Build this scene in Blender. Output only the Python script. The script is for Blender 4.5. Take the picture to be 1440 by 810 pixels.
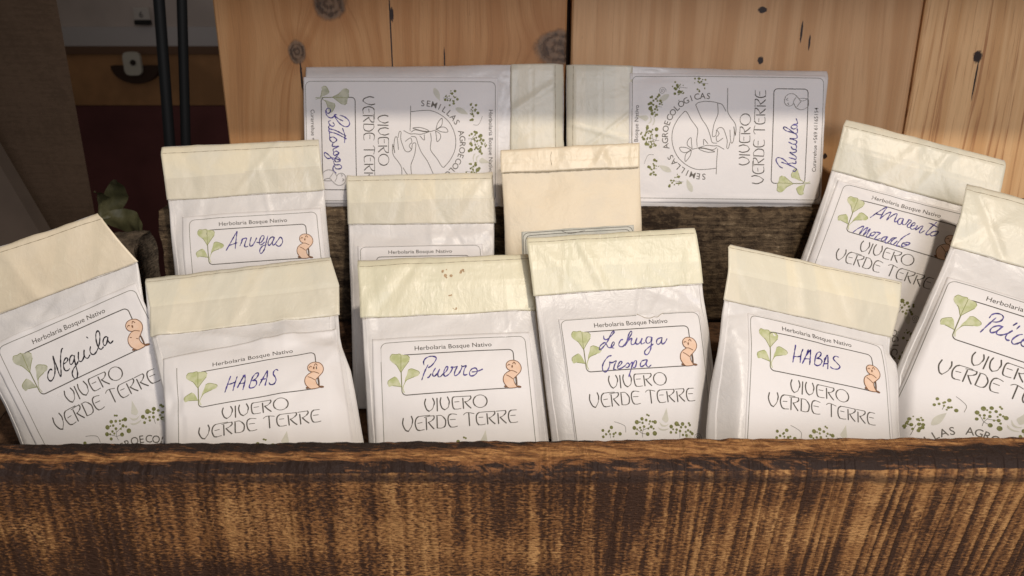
import bpy, math, random
import numpy as np
from mathutils import Vector, Matrix, noise as mnoise
from mathutils.geometry import tessellate_polygon

for o in list(bpy.data.objects):
    bpy.data.objects.remove(o)
SC = bpy.context.scene
COL = SC.collection

# ------------------------------------------------------------------ camera
cam_d = bpy.data.cameras.new('camera')
cam = bpy.data.objects.new('camera', cam_d)
COL.objects.link(cam)
cam.location = (0, 0, 0)
cam.rotation_euler = (math.radians(70), 0, 0)
cam_d.sensor_width = 36.0
cam_d.lens = 1150 / 1440 * 36
cam_d.clip_start = 0.02
cam_d.clip_end = 60
cam_d.dof.use_dof = True
cam_d.dof.focus_distance = 0.47
cam_d.dof.aperture_fstop = 16.0
SC.camera = cam

# ------------------------------------------------------------------ world, lamps, exposure
W = bpy.data.worlds.new('World')
SC.world = W
W.use_nodes = True
W.node_tree.nodes['Background'].inputs[0].default_value = (1.0, 0.93, 0.86, 1)
W.node_tree.nodes['Background'].inputs[1].default_value = 0.11


def lamp(name, kind, loc, target, energy, color, size):
    d = bpy.data.lights.new(name, kind)
    d.energy = energy
    d.color = color
    if kind == 'AREA':
        d.shape = 'DISK'
        d.size = size
    else:
        d.shadow_soft_size = size
    o = bpy.data.objects.new(name, d)
    COL.objects.link(o)
    o.location = loc
    o.rotation_euler = (Vector(target) - Vector(loc)).to_track_quat('-Z', 'Y').to_euler()
    return o


key = lamp('ceiling_lamp', 'SPOT', (0.25, -0.25, 0.75), (0.0, 0.53, -0.12), 32.5, (1.0, 0.885, 0.755), 0.03)
key.data.spot_size = math.radians(54)
key.data.spot_blend = 0.8
lamp('window_light', 'AREA', (0.30, -0.75, 0.30), (0.05, 0.5, -0.12), 9.4, (0.94, 0.93, 1.0), 0.6)
SC.view_settings.view_transform = 'Standard'
SC.view_settings.look = 'None'
SC.view_settings.exposure = 0.0
SC.view_settings.gamma = 1.0

# ------------------------------------------------------------------ packet layout (mm on each packet) and printed artwork
PACKETS = {
 'puerro': {'p': [-0.03483,0.44591,-0.19464],'a': [2.97,39.67,2.34],'s': 1.012,'aff': [[1.0041,-0.0007],[0.016,0.9701],[0.0,-0.0167],[42.1244,19.7668]],'hw': [[[22.93,24.23],[24.66,19.68],[26.82,15.42]],[[24.53,15.57],[24.33,13.49],[25.55,11.5],[28.17,10.42],[30.73,10.79],[31.68,11.89],[30.74,13.9],[28.79,16.13],[26.75,17.32]],[[26.23,23.14],[27.1,22.76],[28.45,20.95]],[[31.0,17.74],[29.47,20.28],[29.39,22.18],[30.52,22.4],[32.01,20.74],[33.4,18.48],[32.3,20.76],[32.35,22.81],[33.62,23.03],[35.41,21.25]],[[35.39,21.54],[37.18,19.9],[38.13,17.91],[37.3,17.41],[36.07,19.24],[35.54,21.55],[36.18,22.91],[37.62,22.56],[39.41,20.92],[40.74,18.37],[39.98,18.03],[40.43,17.61],[41.84,18.0],[43.72,17.53]],[[43.72,17.53],[42.16,20.22],[41.61,22.53],[42.44,23.02],[44.21,21.82],[45.78,19.28],[46.2,17.84],[45.74,17.22],[46.71,17.87],[48.59,17.55],[47.47,19.68],[46.9,22.28],[47.57,23.06],[49.02,22.71]],[[53.8,19.06],[51.76,19.66],[50.36,21.63],[50.55,23.4],[51.81,23.77],[53.57,23.01],[54.81,21.33],[54.35,19.54],[53.23,19.02]],[[51.66,21.42],[53.38,21.38],[55.7,20.95],[58.04,20.07]]],'L': [[-13.07,-54.46],[-11.48,-16.86],[-8.85,55.23]],'R': [[91.32,-52.14],[92.06,-15.68],[93.5,61.43]],'ft': [[-12.7,-49.36],[91.24,-48.4]],'mid': [[-11.73,-34.4],[91.3,-33.34]],'bot': [[-11.69,-16.74],[92.27,-15.66]]},
 'habasl': {'p': [-0.14544,0.42086,-0.19066],'a': [5.81,51.34,8.11],'s': 0.962,'aff': [[1.0156,-0.0042],[0.0088,0.9425],[0.005,0.0494],[41.9811,20.3845]],'hw': [[[28.9,16.03],[27.15,20.93],[25.46,25.92]],[[32.51,17.02],[31.19,21.15],[29.86,25.8]],[[27.03,20.85],[28.36,21.17],[31.1,20.57]],[[32.39,24.34],[34.56,20.39],[36.86,16.86]],[[36.93,16.87],[36.75,21.1],[35.28,26.3]],[[33.23,22.25],[34.96,22.11],[36.49,22.24]],[[33.19,22.95],[35.39,18.85],[35.93,16.97]],[[41.2,19.13],[39.89,22.28],[38.73,25.29]],[[40.66,19.87],[42.66,17.55],[44.18,17.27],[44.35,18.45],[42.97,20.61],[40.92,21.63],[42.76,21.99],[43.0,24.01],[41.66,25.72],[39.67,26.04],[38.73,25.29]],[[44.28,25.39],[46.92,21.09],[49.45,16.86]],[[49.53,16.87],[49.03,21.21],[47.58,26.03]],[[45.49,21.95],[48.35,21.94]],[[55.39,18.01],[54.45,17.11],[53.13,18.0],[52.62,19.91],[53.58,22.1],[53.81,24.13],[52.8,25.92],[51.28,26.33],[50.09,25.53],[49.93,24.37]]],'L': [[-19.43,-63.75],[-16.04,-21.98],[-9.07,15.06],[-7.76,46.0]],'R': [[92.33,-59.63],[92.5,-16.85],[91.57,2.76],[95.48,21.97],[97.02,67.56]],'ft': [[-19.12,-59.79],[92.4,-55.68]],'mid': [[-16.07,-40.63],[95.15,-35.92]],'bot': [[-16.64,-21.37],[92.9,-16.63]]},
 'lechuga': {'p': [0.0693,0.44662,-0.18043],'a': [2.05,35.47,3.03],'s': 0.967,'aff': [[0.9925,0.0023],[0.0092,1.0071],[-0.0297,0.004],[42.0636,20.0394]],'hw': [[[24.34,11.51],[24.35,13.47],[26.0,14.01],[28.54,12.23],[30.86,9.78],[30.37,9.1],[28.94,10.52],[26.57,14.7],[24.14,17.56],[21.55,19.96],[20.74,19.48],[21.81,17.4],[24.32,15.84],[25.29,16.77],[26.14,18.77],[27.81,19.1],[29.43,17.91],[30.23,16.46],[29.66,15.77],[28.42,17.41],[28.24,19.13],[29.67,19.65]],[[35.55,14.66],[34.23,15.0],[32.96,16.86],[32.8,18.36],[34.21,19.1],[35.55,18.55],[38.5,15.07],[41.28,11.35],[41.24,9.83],[39.79,11.25],[38.08,15.04],[36.4,18.6]],[[36.42,18.39],[39.35,15.13],[40.94,14.37],[40.27,16.49],[40.5,18.23],[42.51,17.51],[44.18,14.16],[43.08,16.25],[43.31,17.99],[45.06,17.68],[47.11,14.79],[46.22,16.89],[46.49,18.21],[48.51,17.48]],[[52.94,14.4],[50.61,14.16],[49.29,16.24],[49.94,18.01],[51.96,17.28],[53.23,14.55],[52.18,19.03],[51.13,22.41],[49.13,24.85],[47.7,24.32],[47.9,22.62],[50.28,20.62],[53.5,18.68]],[[59.11,14.95],[56.42,15.85],[55.52,17.96],[56.45,19.1],[58.34,17.71],[59.32,14.96],[58.6,17.3],[59.03,19.06],[60.89,17.89],[62.23,15.81]],[[27.5,24.02],[25.54,24.52],[22.91,27.33],[21.55,30.22],[21.71,32.78],[23.11,33.51],[24.99,31.73],[26.14,28.83],[26.04,27.76],[27.47,28.29],[30.12,27.4],[28.79,29.87],[28.1,32.37],[29.36,32.46]],[[30.34,31.25],[32.62,29.7],[33.42,28.27],[32.39,27.98],[30.89,30.01],[30.48,31.9],[31.93,32.21],[34.61,30.91],[36.72,29.13],[37.63,30.47],[36.43,31.75],[35.18,31.5]],[[37.63,30.47],[39.51,28.9],[38.71,32.25],[37.58,34.72],[36.52,37.4]],[[38.49,32.24],[40.82,28.56],[41.95,28.0],[41.99,29.49],[40.86,31.97],[39.6,31.89]],[[48.35,27.88],[45.51,28.45],[44.21,30.5],[44.7,31.81],[46.96,30.69],[48.63,28.03],[47.72,30.74],[48.89,32.31],[50.73,31.16]]],'L': [[-16.3,-55.35],[-14.49,-17.39],[-11.71,69.4]],'R': [[89.9,-55.37],[89.76,-17.94],[89.81,-4.5],[90.64,42.6],[84.99,76.28]],'ft': [[-16.33,-51.52],[89.69,-51.16]],'mid': [[-15.62,-36.45],[89.88,-34.26]],'bot': [[-14.75,-17.41],[89.98,-17.93]]},
 'habasr': {'p': [0.17362,0.42814,-0.1811],'a': [12.16,40.26,-17.78],'s': 0.945,'aff': [[1.0027,-0.0008],[0.0363,0.9959],[0.0219,-0.0351],[42.2044,19.9815]],'hw': [[[27.1,13.85],[25.96,19.97],[25.1,25.57]],[[31.64,15.5],[30.25,19.3],[29.58,24.72]],[[26.03,21.49],[28.11,21.31],[29.88,20.5]],[[30.9,25.12],[32.81,20.68],[35.12,14.86]],[[36.51,14.69],[35.99,19.98],[35.47,24.81]],[[32.02,21.83],[33.95,21.26],[35.89,21.11]],[[32.8,20.41],[36.24,14.89]],[[39.82,17.45],[38.95,20.71],[38.63,23.84]],[[39.43,18.38],[40.75,15.85],[42.4,14.78],[43.27,15.57],[42.21,17.76],[40.03,19.64],[42.26,19.29],[43.42,20.56],[42.37,22.88],[40.45,24.13],[38.63,23.84]],[[43.93,23.92],[45.08,20.2],[47.06,15.57]],[[47.62,15.3],[47.31,19.7],[46.89,24.79]],[[44.3,22.04],[47.21,21.26]],[[44.91,19.12],[47.35,15.64]],[[54.38,15.35],[52.54,15.05],[51.02,16.51],[51.19,17.73],[53.21,19.8],[54.64,21.43],[53.56,23.19],[51.61,23.76],[49.65,23.63],[48.65,22.88]]],'L': [[-15.64,-44.15],[-16.56,-6.68],[-17.82,69.61],[-17.48,78.11]],'R': [[97.45,-45.28],[90.61,-7.27],[88.92,3.25],[94.16,9.37],[97.92,54.49]],'ft': [[-17.05,-41.35],[96.61,-43.51]],'mid': [[-16.14,-25.62],[94.53,-26.55]],'bot': [[-16.78,-6.63],[91.07,-7.23]]},
 'neguila': {'p': [-0.26113,0.44605,-0.1819],'a': [-0.58,20.95,25.47],'s': 1.035,'aff': [[0.9892,0.0067],[0.0205,1.0363],[-0.0214,-0.0405],[41.8927,19.8355]],'hw': [[[23.69,22.97],[23.22,22.15],[21.91,22.52],[20.28,24.23],[19.5,26.35],[20.12,28.02],[21.68,27.87],[23.83,25.91],[25.53,22.74],[26.54,19.26],[27.3,15.89]],[[27.3,15.89],[26.9,21.4],[26.38,27.6],[27.31,27.3],[30.45,19.61],[33.03,14.88],[34.14,14.31]],[[31.06,22.62],[33.25,22.17],[34.32,20.94],[33.48,20.05],[31.52,21.6],[30.4,24.05],[30.37,26.26],[31.8,26.94],[33.29,26.4]],[[38.24,21.05],[37.2,20.06],[35.34,21.42],[34.42,23.96],[35.34,24.64],[37.21,23.29],[38.63,20.74],[37.79,22.57],[36.93,27.12],[36.16,30.72],[34.41,33.12],[33.17,32.04],[33.39,29.42],[35.33,27.36],[37.31,26.31],[39.26,24.75]],[[41.42,20.07],[40.2,22.72],[39.77,24.74],[40.9,25.52],[42.94,24.01],[44.97,20.25],[43.72,22.64],[43.78,24.65],[44.91,25.43],[46.68,24.28]],[[48.86,20.1],[47.62,22.25],[47.69,24.26],[49.12,24.93],[51.48,23.57],[54.2,20.39],[56.27,15.91],[56.0,13.8],[54.54,14.6],[53.19,17.93],[52.64,22.14],[53.51,24.03],[55.3,23.39]],[[48.87,14.16],[49.45,15.27]],[[59.59,19.46],[58.71,18.69],[57.18,19.31],[56.03,21.25],[56.19,23.06],[57.87,22.12],[59.59,19.46],[59.03,21.43],[59.61,23.19],[61.54,22.46]]],'L': [[-2.24,-58.01],[-15.52,-22.16],[-13.96,28.13],[-15.12,52.06]],'R': [[80.81,-48.36],[90.41,-12.89],[83.49,15.6],[64.05,87.48]],'ft': [[-3.02,-54.34],[82.84,-44.03]],'mid': [[-9.55,-38.14],[86.88,-27.55]],'bot': [[-16.06,-21.97],[90.77,-12.72]]},
 'paico': {'p': [0.2981,0.43674,-0.17099],'a': [-14.93,36.84,-17.73],'s': 1.08,'aff': [[1.0057,-0.0383],[-0.0318,0.9894],[-0.0058,0.0067],[41.9572,19.1162]],'hw': [[[22.49,24.32],[24.67,18.94],[26.94,13.87]],[[24.08,15.12],[24.65,13.02],[26.34,11.47],[28.7,11.07],[30.11,12.13],[29.72,14.33],[28.07,15.97],[26.11,16.64]],[[31.46,17.43],[29.5,17.56],[27.26,19.28],[26.41,21.49],[27.36,22.54],[29.11,21.22],[30.71,18.5],[31.28,17.15],[29.65,20.98],[30.05,22.27],[31.83,22.04],[34.05,20.33],[36.24,17.53],[34.59,20.09],[34.25,22.43],[35.32,23.42],[36.44,23.1]],[[37.01,12.61],[35.66,14.67]],[[38.67,13.54],[37.74,15.96]],[[41.13,17.57],[39.62,18.6],[37.97,21.15],[37.53,23.17],[38.65,24.31],[40.2,23.44],[41.77,21.65]],[[44.43,18.48],[42.45,19.9],[41.84,22.35],[42.99,23.65],[44.85,22.82],[46.09,20.46],[45.38,18.61],[43.58,18.67]],[[42.11,20.78],[44.24,19.83],[47.19,17.62]]],'L': [[-8.94,-58.25],[-4.84,-18.87],[-7.56,60.82],[2.25,94.25]],'R': [[83.37,-65.11],[88.11,-26.06],[96.88,63.09]],'ft': [[-8.74,-54.11],[83.81,-60.94]],'mid': [[-6.37,-37.42],[85.93,-44.17]],'bot': [[-5.01,-18.8],[88.42,-24.93]]},
 'amarento': {'p': [0.26165,0.52751,-0.13],'a': [-15.44,25.44,-14.32],'s': 0.965,'aff': [[1.007,-0.0227],[-0.036,1.0173],[-0.0274,0.0322],[41.9374,20.5208]],'hw': [[[22.73,20.03],[26.52,14.37],[30.62,9.4],[29.66,13.85],[28.93,18.74]],[[24.78,16.24],[28.0,15.95],[29.35,15.76]],[[28.93,18.74],[31.66,14.22],[34.16,12.11],[33.82,15.05],[33.27,18.33]],[[33.27,18.33],[35.78,13.89],[38.27,11.78],[38.13,16.71],[38.93,17.73],[40.5,15.41]],[[42.79,13.88],[40.9,14.51],[40.12,17.08],[41.15,18.79],[42.54,18.06],[43.02,14.57]],[[43.09,13.93],[43.15,17.09],[44.08,18.06],[45.35,17.38],[46.52,13.92],[46.0,13.47],[48.34,13.82],[46.75,17.43],[47.29,19.04],[48.88,18.25]],[[48.73,17.79],[50.92,16.03],[50.6,14.35],[49.37,15.53],[48.88,18.25],[50.17,19.35],[52.36,17.59],[52.67,15.7],[52.61,19.04],[54.97,15.7],[56.21,15.28],[55.2,19.19],[55.99,20.2],[57.95,17.76]],[[63.62,9.24],[60.8,15.27],[59.38,19.31],[60.5,19.95],[62.26,18.34]],[[58.9,11.58],[61.96,11.83],[65.51,12.92]],[[65.03,15.63],[62.79,17.14],[62.08,19.16],[63.61,19.66],[65.7,17.68],[66.21,15.74],[64.62,15.76]],[[15.52,33.33],[17.88,29.68],[20.78,27.26],[19.75,33.1],[21.89,28.85],[23.45,27.55],[22.45,33.06],[24.34,29.06],[25.14,27.76],[24.39,33.18],[25.82,33.48],[26.82,30.81]],[[28.48,28.7],[26.67,30.35],[26.71,31.88],[28.06,31.68],[29.22,29.49],[28.56,28.93],[32.11,28.25],[30.96,30.45],[30.03,33.34],[31.46,33.37],[33.35,31.96]],[[37.11,29.14],[34.81,30.69],[34.16,32.97],[35.92,32.63],[37.3,29.43],[36.79,33.1],[38.15,33.67],[39.64,31.11]],[[39.64,31.11],[40.44,29.29],[42.84,28.07],[41.17,30.07],[40.39,32.65],[42.06,33.46],[43.99,30.14]],[[49.92,22.5],[46.57,26.7],[44.66,31.45],[44.72,33.48],[46.4,32.91]],[[50.14,29.07],[47.79,30.38],[47.57,32.51],[48.89,32.31],[51.09,30.54],[51.75,29.03],[49.65,28.98]],[[48.36,30.7],[51.55,30.53]]],'L': [[-14.01,-43.22],[-11.28,-5.29],[-9.98,60.07],[-9.71,101.39]],'R': [[90.91,-44.74],[95.08,-7.63],[100.45,41.14],[103.82,75.18]],'ft': [[-14.34,-37.77],[91.64,-40.79]],'mid': [[-12.81,-23.78],[93.72,-24.46]],'bot': [[-11.46,-5.23],[95.28,-7.7]]},
 'arvejas': {'p': [-0.17477,0.5371,-0.14339],'a': [6.01,27.6,2.42],'s': 0.995,'aff': [[1.007,0.0024],[0.0404,0.9794],[0.0,-0.0],[42.4412,19.8119]],'hw': [[[23.52,23.6],[26.85,18.07],[31.1,10.71]],[[31.19,10.88],[30.34,16.62],[29.56,22.86]],[[25.78,20.2],[28.09,19.52],[31.05,18.72]],[[32.73,21.05],[34.0,18.25],[34.76,16.09]],[[33.72,17.38],[35.08,16.29],[37.3,16.17],[36.25,19.1],[35.81,21.45],[36.76,22.03],[38.08,21.62]],[[40.33,15.64],[39.55,18.32],[39.23,21.36],[40.7,21.47],[42.44,19.21],[43.9,16.25]],[[43.74,19.31],[46.33,19.84],[48.43,17.26],[48.69,15.4],[47.22,15.29],[45.77,18.09],[45.63,20.81],[46.92,21.25],[48.96,19.69]],[[51.31,15.42],[49.92,20.1],[48.72,24.45],[46.61,27.18],[45.66,26.6],[45.77,24.57],[47.52,22.31],[50.18,21.49]],[[55.35,16.74],[53.72,16.45],[51.99,18.2],[51.21,20.54],[51.78,22.12],[53.5,20.7],[55.61,16.76],[54.17,20.41],[54.41,22.14],[55.75,21.55]],[[55.75,21.55],[58.22,18.31],[59.29,16.85],[60.53,18.14],[60.73,20.55],[58.96,22.99],[57.32,22.86],[56.08,21.41]]],'L': [[-17.33,-53.22],[-14.36,-14.94],[-11.74,47.98]],'R': [[87.75,-52.06],[89.59,-14.89],[90.85,30.56],[91.29,51.22]],'ft': [[-17.05,-47.89],[87.98,-46.94]],'mid': [[-15.32,-30.83],[88.69,-32.13]],'bot': [[-14.59,-14.95],[89.85,-15.18]]},
 'plain': {'p': [-0.06286,0.53794,-0.16503],'a': [0.63,28.14,1.01],'s': 0.972,'aff': [[1.0017,0.0005],[0.0449,0.8812],[-0.0,-0.0],[42.7654,17.9788]],'hw': [],'L': [[-10.25,-52.99],[-8.93,-16.89],[-7.1,46.56]],'R': [[93.88,-53.32],[94.42,-15.79],[92.65,48.73]],'ft': [[-10.22,-48.59],[93.79,-48.44]],'mid': [[-9.33,-33.45],[94.27,-33.95]],'bot': [[-9.18,-16.64],[95.43,-15.87]]},
 'blank': {'p': [0.04403,0.52443,-0.13624],'a': [1.07,28.78,1.01],'s': 0.985,'aff': [[0.8958,-0.0373],[0.0,1.0],[0.0,0.0],[40.6771,32.7161]],'hw': [],'L': [[-9.37,-43.23],[-7.83,26.72],[-7.57,58.66]],'R': [[85.03,-46.44],[83.86,14.34],[81.96,60.84]],'ft': [[-9.33,-42.68],[85.01,-45.94]],'mid': [[-9.3,-34.45],[84.26,-36.93]],'bot': [[-9.24,-26.85],[83.8,-28.71]]},
 'rucula': {'p': [0.08486,0.58168,-0.09766],'a': [0.0,14.0,90.0],'s': 1.0,'aff': [[1.0145,0.0007],[-0.012,0.9951],[0.0,0.0],[41.4352,19.9059]],'hw': [[[18.25,113.96],[17.66,115.47],[19.13,116.61],[20.31,115.37],[22.37,110.85],[24.13,105.74]],[[20.02,106.77],[21.19,104.66],[24.42,102.35],[26.48,102.1],[27.36,103.56],[26.48,106.55],[24.42,109.29],[22.66,110.72]],[[22.96,110.71],[23.54,113.18],[23.25,115.86],[25.31,115.97]],[[27.36,110.91],[26.65,113.66],[26.19,115.93],[28.24,115.68],[30.88,111.44],[30.88,114.11],[31.46,115.98],[33.22,115.68]],[[34.97,112.18],[33.34,113.43],[33.22,115.5],[34.97,116.03],[36.73,115.08]],[[38.19,110.29],[36.73,113.3],[37.02,115.66],[39.07,115.59],[40.52,111.1],[40.52,114.06],[41.11,116.11],[43.15,115.86]],[[43.15,115.91],[44.61,113.02],[46.07,108.24],[47.81,106.41],[48.69,107.27],[46.94,110.58],[44.32,114.22],[44.9,116.26],[47.52,115.99]],[[49.56,112.26],[48.39,111.71],[47.23,113.52],[48.1,115.56],[49.56,115.8],[50.14,113.42],[49.56,112.26]],[[50.43,113.41],[51.01,116.04],[53.05,115.67],[54.5,114.91]]],'L': [[-7.44,-45.68],[-7.94,1.15],[-8.7,57.65],[-9.97,129.97]],'R': [[92.04,-46.37],[91.06,-0.38],[89.84,55.14],[88.13,138.21]],'ft': [[-7.44,-41.1],[91.89,-41.87]],'mid': [[-7.69,-20.74],[91.55,-21.88]],'bot': [[-7.94,1.15],[91.06,-0.38]]},
 'bettaraga': {'p': [-0.01176,0.58093,-0.10068],'a': [0.0,14.0,-90.0],'s': 1.0,'aff': [[0.9931,0.0026],[-0.0032,0.9898],[0.0,0.0],[42.4895,19.8168]],'hw': [[[21.39,118.87],[22.87,117.74],[21.73,115.94],[19.72,116.1],[19.25,117.79],[20.72,119.06],[23.41,118.92],[25.42,117.26],[25.89,114.88],[24.21,112.79]],[[23.74,111.41],[24.08,113.13],[26.77,111.82],[29.79,109.5],[31.81,106.47],[31.81,103.73],[29.79,102.46],[27.1,103.63],[25.09,106.32],[24.08,109.37]],[[24.41,112.79],[26.43,110.45],[28.11,107.07]],[[29.12,114.27],[30.8,113.14],[31.81,114.67],[30.47,116.69],[28.45,117.33],[27.77,115.81]],[[30.47,116.69],[33.16,117.09],[34.85,112.0],[38.56,105.24]],[[33.5,117.1],[35.52,116.94],[36.87,112.05],[40.58,104.8]],[[33.16,107.52],[38.22,106.05],[43.29,106.37]],[[36.19,116.96],[38.89,116.75],[41.26,116.6],[43.08,114.24],[41.26,111.8],[39.23,114.15],[39.7,116.56]],[[42.95,114.24],[45.65,114.99],[45.65,110.53],[47.69,114.35],[50.4,114.07]],[[50.4,110.29],[49.04,112.32],[50.4,114.41],[52.09,113.42],[50.53,110.5],[53.11,112.41]],[[55.15,109.37],[53.11,111.72],[54.47,113.47],[56.51,112.83],[55.83,109.59],[53.79,114.49],[54.13,118.61],[51.75,120.96],[50.06,120.57],[51.08,118.54],[55.15,114.52]],[[55.83,114.53],[58.55,113.56],[58.55,110.13],[60.25,108.79],[61.4,110.19],[61.27,112.94],[59.23,114.27],[61.95,115.01],[64.54,112.8]]],'L': [[-11.64,-48.24],[-11.15,-10.76],[-10.66,48.22],[-10.17,134.21]],'R': [[88.83,-48.91],[88.83,-10.74],[88.83,49.31],[88.83,122.08]],'ft': [[-11.64,-42.24],[88.83,-42.8]],'mid': [[-11.39,-25.75],[88.83,-26.01]],'bot': [[-11.15,-10.76],[88.83,-10.74]]},
}
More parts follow.
